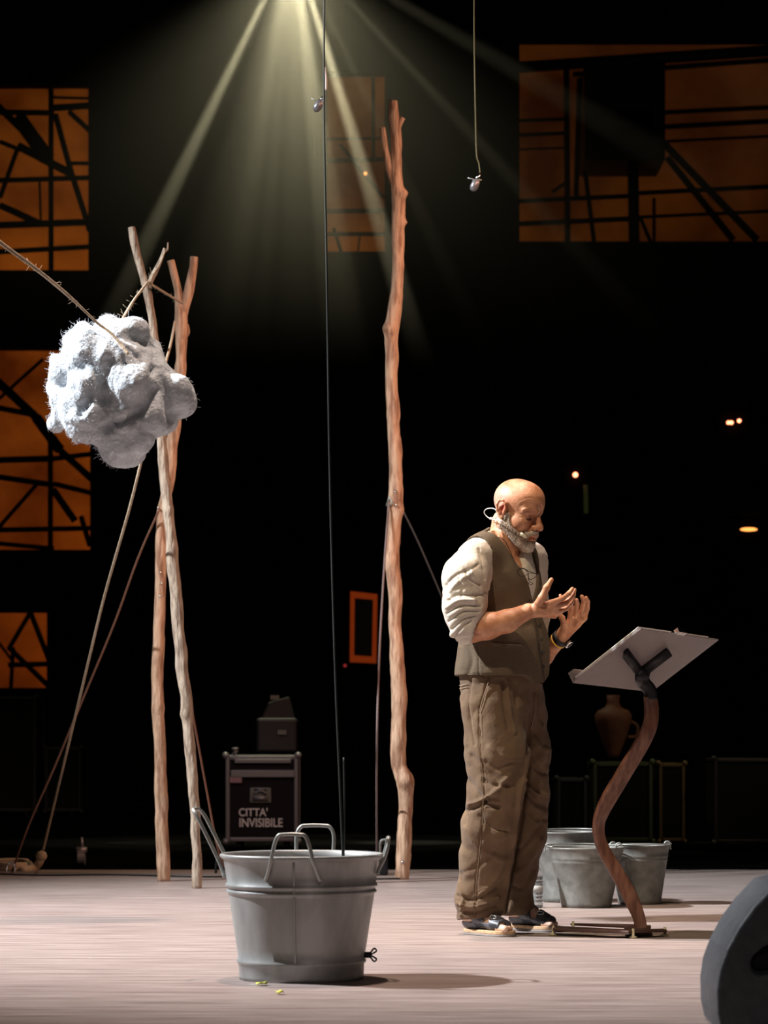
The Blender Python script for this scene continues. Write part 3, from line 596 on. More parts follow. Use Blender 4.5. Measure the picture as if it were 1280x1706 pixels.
phs = math.radians(-94); c = [ct+np.array([math.cos(phs)*(r_at(z)+.001)*.995, math.sin(phs)*(r_at(z)+.001)*.995, z]) for z in np.linspace(.06, .375, 14)]
v, f = tube(c, .0035, 6); mesh('seam', v, f, M['galv'], tub)
def tub_handle(ph, hw, tw, zf, zt, lean, zr=.39):
    u = np.array([math.cos(ph), math.sin(ph), 0]); t = np.array([-math.sin(ph), math.cos(ph), 0]); z = np.array([0, 0, 1.])
    R0 = r_at(zf)+.005; Rr = .262
    def pt(s, rr, zz): rr = rr if rr > .3 else math.sqrt(max(rr*rr-s*s*.7, .0)); return ct+u*rr+t*s+z*zz
    top = Rr+lean
    L = [pt(-hw, R0, zf), pt(-hw*.9, R0+.006, zf+.02), pt(-(hw+tw)/2*.97, Rr, zr-.01), pt(-tw*1.1, Rr+lean*.75, zt-.03)]
    Rr_ = [pt(-tw*.85, top, zt-.004), pt(-tw*.5, top, zt), pt(0, top, zt+.001), pt(tw*.5, top, zt), pt(tw*.85, top, zt-.004)]
    E = [pt(tw*1.1, Rr+lean*.75, zt-.03), pt((hw+tw)/2*.97, Rr, zr-.01), pt(hw*.9, R0+.006, zf+.02), pt(hw, R0, zf)]
    v, f = tube(catmull(L+Rr_+E, 6), .0062, 10); mesh('handle', v, f, M['wire'], tub)
tub_handle(math.radians(-95), .085, .048, .318, .461, .004)
tub_handle(math.radians(82), .07, .055, .34, .470, .01)
tub_handle(math.radians(171), .075, .05, .32, .53, .075)
tub_handle(math.radians(2), .06, .045, .33, .44, .012)
q = ct+np.array([.205, -.02, .075]); v, f = tube([q-np.array([.02, 0, 0]), q+np.array([.012, 0, 0])], .010, 10); tp_ = mesh('tap', v, f, M['black_metal'], tub)
v, f = join([tube(catmull([q+np.array([.008, 0, 0]), q+np.array([.022, 0, .02*s]), q+np.array([.03, 0, .012*s]), q+np.array([.01, 0, .0])], 4), .003, 6) for s in (1, -1)]); mesh('wing_nut', v, f, M['black_metal'], tp_)

def bucket(px, py, rt, rb, h, label, m, handle_dir=None, d=None, lug=(0, math.pi)):
    d = d or FD(py); c = np.array([(px-640)/FPX*d, d, 0]); e = empty('bucket', c, label, 'bucket', 'galvanised buckets behind the stand')
    ra = lambda z: rb+(rt-rb)*z/h
    pr = [(0, .01), (rb-.012, .01), (rb-.003, 0), (rb+.001, 0), (ra(.02)+.002, .02), (ra(.024), .024), (ra(h*.5), h*.5)]
    for zc in (h*.76, h*.82): pr += [(ra(zc-.005), zc-.005), (ra(zc)+.003, zc), (ra(zc+.005), zc+.005)]
    pr += [(rt, h-.006), (rt+.006, h-.003), (rt+.006, h+.003), (rt, h+.004), (rt-.004, h-.004), (rb-.004, .016), (0, .016)]
    v, f = lathe(pr, 64, c); mesh('body', v, f, m, e)
    for a in lug:
        u = np.array([math.cos(a), math.sin(a), 0]); q = c+u*(rt+.004)+np.array([0, 0, h])
        v, f = tube(catmull([q+np.array([-.014, 0, -.02]), q+np.array([-.012, 0, .008]), q+np.array([0, 0, .016]), q+np.array([.012, 0, .008]), q+np.array([.014, 0, -.02])], 4), .0035, 8); mesh('lug', v, f, M['wire'], e)
    a = lug[0]; u = np.array([math.cos(a), math.sin(a), 0]); t = np.array([-u[1], u[0], 0])
    hp = [c+u*(rt+.008)*math.cos(s)+t*(rt+.012)*math.sin(s)*1.0+np.array([0, 0, h+.006+.004*math.sin(s)]) for s in np.linspace(0, math.pi, 24)]
    v, f = tube(hp, .003, 6); mesh('bail_handle', v, f, M['wire'], e); return e
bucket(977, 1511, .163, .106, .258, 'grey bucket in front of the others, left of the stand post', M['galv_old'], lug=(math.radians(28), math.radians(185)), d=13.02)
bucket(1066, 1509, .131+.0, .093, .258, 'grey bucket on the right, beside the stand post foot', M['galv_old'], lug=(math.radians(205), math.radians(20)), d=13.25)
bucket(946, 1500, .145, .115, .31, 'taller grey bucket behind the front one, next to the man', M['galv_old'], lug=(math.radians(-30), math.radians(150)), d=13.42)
d = 12.95; c = P(894, 1512, d); c[2] = 0; e = empty('water_bottle', c, 'small clear ribbed water bottle behind the man\'s trouser leg', 'bottle')
pr = [(0, .002), (.024, 0), (.028, .006)]
for k in range(7): z = .02+k*.016; pr += [(.028, z), (.0255, z+.005), (.0255, z+.008), (.028, z+.012)]
pr += [(.028, .14), (.02, .165), (.011, .18), (.011, .192)]
v, f = lathe(pr, 24, c); mesh('body', v, f, M['plastic'], e)
v, f = lathe([(0.0285, .07), (.029, .07), (.029, .098), (.0285, .098)], 24, c); mesh('label', v, f, M['tape'], e)
v, f = lathe([(0.0, .188), (.013, .188), (.013, .204), (0, .205)], 16, c); mesh('cap', v, f, M['tape'], e)

# ------------------------------------------------------------------ lectern
dS = 11.35; bs = P(1066, 1552, dS)
st = empty('music_stand', (bs[0], dS, 0), 'music stand with curved wooden ribbon post and tilted smoky board', 'music stand')
A = P(956, 1137, dS-.16); e1 = np.array([.328, .375, -.030]); e2 = np.array([.236, -.182, .193]); nn = np.cross(e2, e1); nn /= np.linalg.norm(nn)
if nn[2] < 0: nn = -nn
def slab(o, a, b, t, n=nn):
    V = [o, o+a, o+a+b, o+b]; V = V+[x+n*t for x in V]; return np.array(V), [[0, 1, 2, 3][::-1], [4, 5, 6, 7], [0, 1, 5, 4], [1, 2, 6, 5], [2, 3, 7, 6], [3, 0, 4, 7]]
v, f = slab(A, e1, e2, .006); mesh('board', v, f, M['acrylic'], st, smooth=False, bevel=.002)
u1 = e1/np.linalg.norm(e1); u2 = e2/np.linalg.norm(e2)
v, f = join([slab(A-u2*.004, e1, u2*.006, .045), slab(A-u2*.004+nn*.04, e1, u2*.03, .004)]); mesh('ledge', v, f, M['acrylic'], st, smooth=False)
v, f = slab(A+e1*.45+e2*.985, u1*.05, u2*.02, .02); mesh('clip', v, f, M['chrome'], st, smooth=False)
parts = []
for k in range(5):
    o_ = A+nn*(.008+k*.0022)+u2*(.008+.002*k)+u1*(.004*((k*7) % 3)); parts.append(slab(o_, e1*.42, e2*.93, .0008)); parts.append(slab(o_+e1*.48, e1*.42, e2*.93, .0008))
v, f = join(parts); tag(mesh('paper_sheets', v, f, M['paper'], smooth=False), 'stack of white script pages lying on the smoky board', 'papers')
def bd(px, py):   # a point just under the board seen at this pixel
    dr = P(px, py, 1)-np.array([0, 0, CAMH]); t = (A-np.array([0, 0, CAMH])-nn*.0).dot(nn)/dr.dot(nn); return np.array([0, 0, CAMH])+dr*t-nn*.012
parts = []
for (a, b, wd) in (((1040, 1083), (1062, 1112), .022), ((1062, 1112), (1076, 1112), .022), ((1070, 1112), (1112, 1080), .024)):
    p0, p1 = bd(*a), bd(*b); parts.append(tube([p0, p1], wd, 4, flat=(.35, 1)))
mid = bd(1070, 1112); parts.append(tube(catmull([mid, mid+np.array([-.005, .0, -.03]), P(1073, 1138, dS-.0), P(1083, 1150, dS), P(1085, 1166, dS)], 6), .028, 8, flat=(.5, 1)))
v, f = join(parts); mesh('bracket', v, f, M['black_metal'], st)
post = [(1084, 1160, 11, 10), (1086, 1185, 11.5, 25), (1083, 1210, 11.5, 40), (1070, 1238, 12, 60), (1052, 1268, 12, 70), (1034, 1298, 12, 70), (1016, 1328, 12, 70), (1004, 1352, 10.5, 80), (998, 1372, 9, 90), (999, 1395, 9, 60), (1008, 1420, 10, 40), (1025, 1448, 11, 20), (1042, 1478, 12, 10), (1054, 1502, 12, 0), (1064, 1526, 10.5, 0), (1068, 1544, 10, 0), (1068, 1552, 9.5, 0)]
C = catmull([np.append(P(a, b, dS-.03*math.sin((b-1160)/390*6.28)), (wd/FPX*dS, tw)) for a, b, wd, tw in post], 8); V = []; F = []; T, _, _ = frames(C[:, :3])
for i in range(len(C)):
    side = np.cross(T[i], np.array([0, -1., 0])); side /= np.linalg.norm(side); dep = np.cross(side, T[i]); a = math.radians(C[i, 4]*.55)
    s2 = side*math.cos(a)+dep*math.sin(a); d2 = np.cross(s2, T[i]); wd = C[i, 3]/max(math.cos(a), .45)
    for (x, y) in ((-1, -1), (-.8, -1.15), (.8, -1.15), (1, -1), (1, 1), (.8, 1.15), (-.8, 1.15), (-1, 1)): V.append(C[i, :3]+s2*wd*x+d2*.007*y)
for i in range(len(C)-1):
    for k in range(8): l = (k+1) % 8; F.append([i*8+k, i*8+l, (i+1)*8+l, (i+1)*8+k])
F += [list(range(8))[::-1], [(len(C)-1)*8+k for k in range(8)]]
V = np.array(V); V[:, 2] = np.maximum(V[:, 2], .02); mesh('post', V, F, M['stand_wood'], st)
# base: low plates
def floor_quad(pts, z0, z1):
    W = [np.array([(x-640)/FPX*dd, dd, 0]) for x, dd in pts]; n = len(W); V = [w_+np.array([0, 0, z0]) for w_ in W]+[w_+np.array([0, 0, z1]) for w_ in W]
    return np.array(V), [list(range(n))[::-1], list(range(n, 2*n))]+[[i, (i+1) % n, (i+1) % n+n, i+n] for i in range(n)]
base_m = mat('base_metal', (.10, .055, .045), .45, .4)
v, f = join([floor_quad([(914, 11.42), (922, 11.28), (1048, 11.12), (1062, 11.18)], .018, .030), floor_quad([(1045, 11.14), (1112, 11.22), (1108, 11.28), (1048, 11.22)], .018, .028), floor_quad([(950, 11.58), (1062, 11.40), (1078, 11.34), (1062, 11.52)], .018, .028), floor_quad([(1040, 11.5), (1040, 11.2), (1085, 11.2), (1085, 11.5)], .016, .026)])
mesh('base', v, f, base_m, st, smooth=False, bevel=.003)
for (x, dd) in ((922, 11.3), (1055, 11.15), (1108, 11.24), (955, 11.56)):
    q = np.array([(x-640)/FPX*dd, dd, 0]); v, f = lathe([(0, 0), (.016, 0), (.016, .006), (.006, .01), (.005, .036), (0, .036)], 14, q); mesh('foot', v, f, mat('pale_foot', (.5, .45, .3), .6), st)

# ------------------------------------------------------------------ stage monitor at lower right
dM = 7.75; outl = [(1203, 1722), (1196, 1690), (1195, 1650), (1200, 1615), (1212, 1582), (1232, 1545), (1256, 1512), (1290, 1476), (1430, 1440), (1460, 1722)]
mo = empty('stage_monitor', (P(1300, 1700, dM)[0], dM, 0), 'dark grey wedge floor monitor in the lower right corner', 'speaker')
import bmesh
bm = bmesh.new(); pz = [tuple(P(a, b, dM)[[0, 2]]) for a, b in outl]; pz = [(x, max(z, 0.0)) for x, z in pz]
hole = [(1250, 1604), (1256, 1592), (1272, 1578), (1286, 1572), (1310, 1574), (1312, 1600), (1296, 1622), (1262, 1626), (1252, 1618)]; hz = [tuple(P(a, b, dM)[[0, 2]]) for a, b in hole]
vo = [bm.verts.new((x, dM, z)) for x, z in pz]; vh = [bm.verts.new((x, dM, z)) for x, z in hz]; eo = [bm.edges.new((vo[i], vo[(i+1) % len(vo)])) for i in range(len(vo))]; eh = [bm.edges.new((vh[i], vh[(i+1) % len(vh)])) for i in range(len(vh))]
bmesh.ops.triangle_fill(bm, edges=eo+eh, use_beauty=True)
vb = [bm.verts.new((x, dM+.42, z)) for x, z in pz]; bm.faces.new(vb[::-1])
for i in range(len(vo)): j = (i+1) % len(vo); bm.faces.new([vo[i], vo[j], vb[j], vb[i]])
hx, hzc = np.mean([h_[0] for h_ in hz]), np.mean([h_[1] for h_ in hz])
vi = [bm.verts.new((hx+(x-hx)*.8, dM+.06, hzc+(z-hzc)*.8)) for x, z in hz]
for i in range(len(vh)): j = (i+1) % len(vh); bm.faces.new([vh[j], vh[i], vi[i], vi[j]])
bm.faces.new(vi); bmesh.ops.recalc_face_normals(bm, faces=bm.faces)
bm.verts.ensure_lookup_table(); V = [v_.co[:] for v_ in bm.verts]; F = [[v_.index for v_ in f_.verts] for f_ in bm.faces] if not bm.verts.index_update() else []
bm.free(); mesh('cabinet', V, F, M['monitor'], mo, smooth=False, bevel=.008)
v, f = extrude_poly([(hx+(x-hx)*.7, hzc+(z-hzc)*.7) for x, z in hz][::-1], dM+.045, dM+.055); mesh('handle_recess', v, f, M['black_metal'], mo, smooth=False)
# leaves
def leaf(px, py, s, label, ang):
    d = FD(py); c = P(px, py, d); c[2] = .006; V = [c+np.array([math.cos(t+ang)*s*(1 if abs(math.cos(t)) > .8 else .8), math.sin(t+ang)*s*2.2*.5, .004*math.sin(3*t)+.004]) for t in np.linspace(0, 2*math.pi, 10, endpoint=False)]
    V2 = [v_-np.array([0, 0, .003]) for v_ in V]; n = 10; F = [list(range(n)), list(range(2*n-1, n-1, -1))]+[[i, i+n, (i+1) % n+n, (i+1) % n] for i in range(n)]
    tag(mesh('leaf', V+V2, F, M['yellow']), label, 'leaf', 'yellow scraps on the floor')
leaf(436, 1642, .018, 'yellow-green scrap on the floor touching the foot of the tub', 0); leaf(466, 1657, .014, 'yellow scrap lying on the floor in front of the tub', .8)

# ------------------------------------------------------------------ the man
DM = 11.31
def W(px, py, wz=0): return P(px, py, DM-wz)
man = empty('person', (P(838, 1558, DM)[0], DM, 0), 'bald bearded man in brown waistcoat, rolled shirt and khaki trousers gesturing with both hands', 'person')
# head frame: f forward, r his right, u up
HS = 1.06; hy, hp, hr = math.radians(37), math.radians(17), math.radians(0)
Fh = np.array([math.cos(hy)*math.cos(hp), -math.sin(hy)*math.cos(hp), -math.sin(hp)])
Rh = np.array([-math.sin(hy), -math.cos(hy), 0]); Uh = np.cross(Fh, -Rh); Uh /= np.linalg.norm(Uh)
if Uh[2] < 0: Uh = -Uh
HO = W(861, 851, .02); HR = np.stack([Fh, Rh, Uh], 1)
def hd_(f, r, u): return HO+HS*(Fh*f+Rh*r+Uh*u)
def he(c, r): return ell(hd_(*c), np.array(r)*HS, HR)
def hs(a, b, ra, rb=None): return seg(hd_(*a), hd_(*b), ra*HS, (ra if rb is None else rb)*HS)
# torso frame
ty = math.radians(32); Ft = np.array([math.cos(ty), -math.sin(ty), 0]); Rt = np.array([-math.sin(ty), -math.cos(ty), 0]); Ut = np.array([0, 0, 1.]); TR = np.stack([Ft, Rt, Ut], 1)
def like(f):
    g = Field.__new__(Field); g.lo, g.h, g.n, g.ax = f.lo, f.h, f.n, f.ax; g.F = np.full(f.n, 1., np.float32); return g
def head_prims(B):
    B.add(he((-.002, 0, .036), (.094, .077, .077)), .01)
    B.add(he((.034, 0, .046), (.060, .062, .060)), .02)
    B.add(he((.03, 0, -.02), (.055, .060, .075)), .02)
    B.add(he((.03, 0, -.068), (.05, .047, .045)), .02)
    B.add(he((.074, 0, -.098), (.022, .026, .020)), .015)
    for s in (-1, 1):
        B.add(hs((-.002, s*.056, -.05), (.062, s*.026, -.096), .018, .016), .02)
        B.add(he((.050, s*.042, -.030), (.030, .022, .022)), .025)
        B.add(hs((.080, s*.012, .021), (.066, s*.048, .016), .012, .009), .016)
    for s in (-1, 1):
        B.sub(he((.095, s*.031, -.003), (.020, .020, .012)), .012)
        B.sub(he((.088, s*.0185, -.002), (.010, .008, .010)), .008)
        B.add(he((.066, s*.0325, -.004), (.0150, .0155, .0140)), .002)
        B.add(hs((.079, s*.021, -.0165), (.068, s*.045, -.014), .0038, .0034), .007)
        B.add(hs((.083, s*.018, .0095), (.069, s*.048, .007), .0042, .0038), .007)
    B.add(hs((.086, 0, .012), (.112, 0, -.028), .0085, .011), .010)
    B.add(he((.112, 0, -.033), (.0145, .0135, .0125)), .008)
    for s in (-1, 1): B.add(he((.1, s*.0145, -.037), (.0125, .0085, .0095)), .005)
    for s in (-1, 1): B.sub(he((.108, s*.0075, -.047), (.0065, .004, .006)), .003)
    B.add(he((.076, 0, -.066), (.024, .03, .024)), .015)
    U = [(.086, -.024, -.069), (.097, -.010, -.0645), (.0985, 0, -.066), (.097, .010, -.0645), (.086, .024, -.069)]
    L = [(.085, -.021, -.074), (.0945, -.009, -.080), (.0955, 0, -.0805), (.0945, .009, -.080), (.085, .021, -.074)]
    for A_, r_ in ((U, .0045), (L, .0055)):
        for a, b in zip(A_[:-1], A_[1:]): B.add(hs(a, b, r_), .004)
    for a, b in zip(U[:-1], U[1:]):
        a = (a[0]+.004, a[1]*.9, a[2]-.0065); b = (b[0]+.004, b[1]*.9, b[2]-.0065); B.sub(hs(a, b, .0022), .003)
    for s in (-1, 1):
        E = [(.004, .078, -.012), (.006, .080, .006), (.003, .083, .022), (-.008, .087, .031), (-.02, .090, .027), (-.026, .091, .012), (-.022, .088, -.006), (-.012, .083, -.020), (-.006, .080, -.030), (.000, .077, -.028)]
        B.add(he((-.008, s*.077, -.002), (.017, .005, .026)), .004)
        for a, b in zip(E[:-1], E[1:]): B.add(hs((a[0], s*a[1], a[2]), (b[0], s*b[1], b[2]), .0042), .004)
        B.add(hs((-.004, s*.084, .018), (-.015, s*.086, .004), .003), .003); B.add(hs((-.015, s*.086, .004), (-.008, s*.084, -.012), .003), .003)
        B.sub(he((-.004, s*.088, -.001), (.007, .006, .010)), .004); B.sub(he((-.012, s*.092, .020), (.006, .005, .006)), .004)
        B.add(he((.003, s*.081, -.005), (.004, .003, .006)), .003)
        B.add(he((-.003, s*.080, -.030), (.008, .005, .008)), .004)
def torso_prims(B, off=0.):
    B.add(ell(W(838, 985), (.12+off, .165+off, .15+off), TR), .03)
    B.add(ell(W(832, 950, -.0), (.10+off, .17+off, .10+off), TR), .05)
    B.add(ell(W(840, 1070), (.145+off, .165+off, .15+off), TR), .06)
    B.add(ell(W(835, 1125), (.14+off, .17+off, .12+off), TR), .06)
    B.add(seg(W(840, 905, .01)-Rt*.03, W(835, 928)-Rt*.165, .055+off, .058+off), .04)
    B.add(seg(W(838, 905, .01)+Rt*.03, W(835, 926)+Rt*.150, .055+off, .058+off), .04)
RSH = W(790, 930, .16); REL = W(787, 1050, .20); RWR = W(890, 1018, .255)
LSH = W(882, 932, -.15); LEL = W(890, 1105, -.20); LWR = W(935, 1063, -.085)
hB = .0027
B = Field(W(728, 1566, .36), W(988, 790, -.36)+np.array([0, 0, .01]), hB) if 0 else Field((W(728, 1600)[0], DM-.40, .0), (W(990, 1600)[0], DM+.36, W(800, 788)[2]), hB)
torso_prims(B, -.010)
B.add(seg(W(836, 915, .0), W(852, 872, .01), .062, .058), .03)
B.add(seg(W(837, 905, -.01), W(842, 870, .0), .045, .05), .02)
head_prims(B)
# arms
chain(B, [RSH, (RSH+REL)/2, REL], [.054, .044, .041], .02)
chain(B, [REL, W(812, 1043, .215), W(845, 1035, .235), RWR-np.array([.02, 0, 0])], [.043, .0475, .040, .029], .02)
chain(B, [LSH, (LSH+LEL)/2, LEL], [.055, .048, .040], .03)
chain(B, [LEL, W(905, 1092, -.16), LWR], [.040, .038, .027], .02)
# right hand
rk = [(921, 1004, .275), (926, 1011, .266), (928, 1019, .252), (924, 1026, .236)]
for (x, y, z), r0 in zip(rk, (.0125, .0125, .012, .011)): B.add(seg(RWR, W(x, y, z), .0185, r0), .012)
B.add(seg(W(896, 1017, .265), W(914, 1014, .262), .018, .017), .012)
RF = [[rk[0], (938, 997, .283), (948, 989, .278), (954, 981, .268)], [rk[1], (943, 1005, .268), (953, 994, .256), (958, 983, .246)], [rk[2], (943, 1014, .246), (953, 1003, .232), (957, 990, .222)], [rk[3], (936, 1018, .212), (938, 1004, .198), (934, 992, .192)]]
for fch, s in zip(RF, (1, 1, .95, .85)): chain(B, [W(*q) for q in fch], [.0112*s, .0098*s, .009*s, .0072*s], .0035)
chain(B, [W(893, 1013, .262), W(903, 996, .29), W(911, 979, .297), W(919, 966, .292)], [.018, .0135, .0115, .0085], .008)
# left hand
lk = [(950, 1033, -.04), (959, 1029, -.055), (967, 1027, -.06), (974, 1030, -.06)]
for x, y, z in lk: B.add(seg(LWR+np.array([.008, 0, .01]), W(x, y, z), .017, .012), .012)
B.add(seg(W(943, 1055, -.07), W(960, 1040, -.055), .02, .018), .012)
LF = [[lk[0], (951, 1020, -.02), (953, 1012, -.005), (951, 1007, .01)], [lk[1], (960, 1015, -.035), (962, 1006, -.02), (961, 1000, -.005)], [lk[2], (971, 1012, -.05), (973, 1002, -.038), (970, 994, -.025)], [lk[3], (979, 1014, -.06), (980, 1003, -.052), (977, 996, -.042)]]
for fch, s in zip(LF, (1, 1, 1, .9)): chain(B, [W(*q) for q in fch], [.0108*s, .0098*s, .0092*s, .0078*s], .003)
chain(B, [W(936, 1055, -.055), W(941, 1042, -.02), W(937, 1030, -.005), W(931, 1022, .0)], [.019, .0125, .0105, .0082], .008)
# legs, ankles and feet
def G(px, d, z): return np.array([(px-640)/FPX*d, d, z])
NH, NT = G(785, 11.36, 0), G(846, 11.235, 0); FH, FT = G(862, 11.60, 0), G(922, 11.485, 0)
for (hip, kn, hl, tt) in ((W(812, 1165, .08), W(822, 1340, .05), NH, NT), (W(862, 1165, -.08), W(873, 1330, -.14), FH, FT)):
    B.add(seg(hip, kn, .08, .06), .03); B.add(seg(kn, hl+np.array([.015, 0, .10]), .055, .040), .02)
    dr = (tt-hl); Lf = np.linalg.norm(dr); dr = dr/Lf; sd = np.array([-dr[1], dr[0], 0])
    B.add(seg(hl+dr*.01+np.array([0, 0, .062]), hl+dr*.02+np.array([0, 0, .10]), .034, .040), .02)
    B.add(seg(hl+np.array([0, 0, .055]), hl+dr*.05+np.array([0, 0, .058]), .030, .030), .02)
    B.add(seg(hl+dr*.04+np.array([0, 0, .075]), hl+dr*(Lf*.78)+np.array([0, 0, .045]), .032, .020), .02)
    for s, tl in ((.030, .93), (.012, .96), (-.006, .97), (-.022, 1.0)):
        B.add(seg(hl+dr*.08+sd*s*.8+np.array([0, 0, .046]), hl+dr*(Lf*tl-.026)+sd*s+np.array([0, 0, .034]), .019, .0125), .010)
    for s, tl, r0 in ((.036, .90, .0085), (.022, .96, .009), (.008, .985, .009), (-.006, 1.0, .0095), (-.024, 1.03, .0135)):
        B.add(seg(hl+dr*(Lf*tl-.032)+sd*s+np.array([0, 0, .035]), hl+dr*(Lf*tl+.002)+sd*s+np.array([0, 0, .030]), r0*1.12, r0), .003)
feetF = B
V, Q = nets(B)
# face and neck lines, hands
FL = lambda *pts: [tuple(p) for p in pts]
strokes = [(FL((868, 842), (880, 838), (893, 842)), 1.5, -.0010), (FL((870, 838), (884, 834), (900, 838)), 1.3, -.0009), (FL((866, 834), (884, 829), (904, 833)), 1.4, -.0007), (FL((872, 849), (884, 847), (896, 852)), 1.8, .0030),
           (FL((895, 842), (898, 850)), 1.4, -.0028), (FL((902, 842), (903, 850)), 1.3, -.0022),
           (FL((874, 853), (882, 852), (893, 856)), 1.3, -.0030), (FL((876, 861), (884, 864), (892, 862)), 1.3, -.0024), (FL((873, 864), (881, 868), (890, 867)), 1.3, -.0014),
           (FL((868, 856), (874, 858)), 1, -.0012), (FL((866, 862), (873, 862)), 1, -.0012), (FL((890, 877), (886, 884), (882, 892)), 1.6, -.002), (FL((880, 872), (877, 882), (872, 890)), 2.2, -.0016),
           (FL((843, 880), (850, 900), (862, 925)), 2.2, -.0025), (FL((835, 885), (842, 905), (856, 925)), 1.8, .0022), (FL((828, 890), (836, 912)), 1.8, -.0015),
           (FL((893, 1008), (905, 1012), (922, 1006)), 1.6, -.0018), (FL((898, 1020), (915, 1022), (930, 1014)), 1.6, -.0014), (FL((906, 1000), (918, 1006)), 1.5, .0014), (FL((886, 1010), (890, 1024)), 1.2, -.0012),
           (FL((948, 1036), (958, 1042), (968, 1040)), 1.4, -.0014), (FL((944, 1042), (950, 1052), (948, 1060)), 1.4, -.0016), (FL((785, 1048), (792, 1055), (800, 1056)), 2.5, -.002)]
V = sculpt(V, Q, strokes); N = normals(V, Q)
L_ = (V-HO)@HR/HS; f_, r_, u_ = L_.T; inhead = (u_ > -.14) & (V[:, 2] > W(0, 925)[2])
red = np.zeros(len(V))
red = np.maximum(red, np.exp(-(((f_-.096)/.012)**2+(r_/.018)**2+((u_+.0745)/.008)**2))*.8*inhead)
red = np.maximum(red, .95*np.exp(-(((f_+.008)/.013)**2+((u_-.006)/.022)**2))*(np.abs(r_) > .070)*(np.abs(r_) < .087)*inhead)
red = np.maximum(red, .22*np.exp(-(((f_-.108)/.014)**2+(r_/.02)**2+((u_+.035)/.014)**2))*inhead)
pale = np.zeros(len(V)); pale = np.clip((V[:, 2] < .16)*.7, 0, 1)  # feet paled: their bright highlight is put into the skin colour
hair = np.zeros(len(V)); hm_ = inhead*(np.clip((.085-u_)/.04, 0, 1)*np.clip((.012-f_)/.03, 0, 1)*np.clip((u_+.075)/.03, 0, 1)); hair = hm_*np.clip(.45+.9*noise(V, 420, 5), 0, 1)*.9*(np.abs(r_) < .0795)
mesh('body', V, Q, M['skin'], man, attrs={'red': red, 'hair': hair, 'pale': pale})

# ---- beard (and eyebrows) as a mass on the jaw with short hairs
hh = .0022
H = Field(HO-np.array([.16, .16, .19]), HO+np.array([.16, .16, .03]), hh); head_prims(H); Hd = H.F
R = like(H); R.F = np.full(H.n, 1., np.float32)
for s in (-1, 1):
    R.add(hs((.012, s*.066, -.018), (.014, s*.060, -.05), .012, .018), .01); R.add(hs((.014, s*.058, -.06), (.060, s*.036, -.094), .026, .026), .015)
    R.add(hs((.1, s*.006, -.0535), (.086, s*.028, -.066), .0075, .008), .004); R.add(hs((.086, s*.028, -.066), (.078, s*.032, -.088), .009, .012), .006)
R.add(he((.078, 0, -.106), (.032, .036, .024)), .012)
R.add(he((.09, 0, -.089), (.012, .007, .006)), .003)
bd_F = np.maximum(Hd-.0065, R.F)
lips = like(H); lips.F = np.full(H.n, 1., np.float32); lips.add(he((.103, 0, -.0725), (.02, .021, .0085)), .001)
bd_F = np.maximum(bd_F, -lips.F)
# chin tuft hangs a little lower
tuft = like(H); tuft.F = np.full(H.n, 1., np.float32); tuft.add(he((.078, 0, -.115), (.026, .030, .018)), .001); tuft.add(he((.094, 0, -.103), (.012, .02, .012)), .008)
hx_ = np.clip(.5+.5*(tuft.F-bd_F)/.008, 0, 1); bd_F = tuft.F*(1-hx_)+bd_F*hx_-.008*hx_*(1-hx_)
V, Q = nets(H, bd_F.astype(np.float32)); N = normals(V, Q); V = V+N*(noise(V, 230, 3)*.0016+noise(V, 110, 4)*.0012)[:, None]
L_ = (V-HO)@HR/HS; wh = np.clip((-.092-L_[:, 2])/.02, 0, 1)*.9+.5*np.exp(-(((L_[:, 2]+.056)/.01)**2))*(L_[:, 0] > .08)
br = mesh('beard', V, Q, M['beard'], man, attrs={'white': np.clip(wh, 0, 1)})
N = normals(V, Q); parts = []
for i in RNG.choice(len(V), 6500):
    dn = N[i]*.6+np.array([0, 0, -.8])+RNG.normal(0, .35, 3); dn /= np.linalg.norm(dn); l = RNG.uniform(.0025, .006)
    parts.append(tube([V[i], V[i]+dn*l*.5+N[i]*.001, V[i]+dn*l], [.0003, .00028, .0001], 3))
v, f = join(parts); tag(mesh('beard_hairs', v, f, M['strand'], br), kind='stuff')
for s in (-1, 1):
    parts = []
    for k in range(150):
        t = RNG.random(); a = hd_(.0915-.006*t-.012*t*t, s*(.016+.032*t), .021+.010*math.sin(t*2.6)+RNG.normal(0, .0014)); dn = Rh*s*.9+Uh*RNG.normal(.1, .25)+Fh*.15; dn /= np.linalg.norm(dn)
        parts.append(tube([a-dn*.001, a+dn*.003+Fh*.0005, a+dn*.005], [.0003, .0003, .0001], 3))
    v, f = join(parts); mesh('eyebrow', v, f, mat('brow_hair', (.45, .34, .25), .7), man)
    c = [hd_(.0835-.012*((t-.3)**2)*2, s*(.0215+.024*t), -.0095-.004*math.sin(t*3.14)) for t in np.linspace(0, 1, 9)]
    v, f = tube(c, [.0010, .0018, .0022, .0024, .0024, .0022, .0018, .0015, .0008], 6); mesh('lashes_and_eye_shade', v, f, mat('lash_shade', (.05, .025, .02), .5), man)  # lashes, thickened so the dark line also stands for eye-slit shade

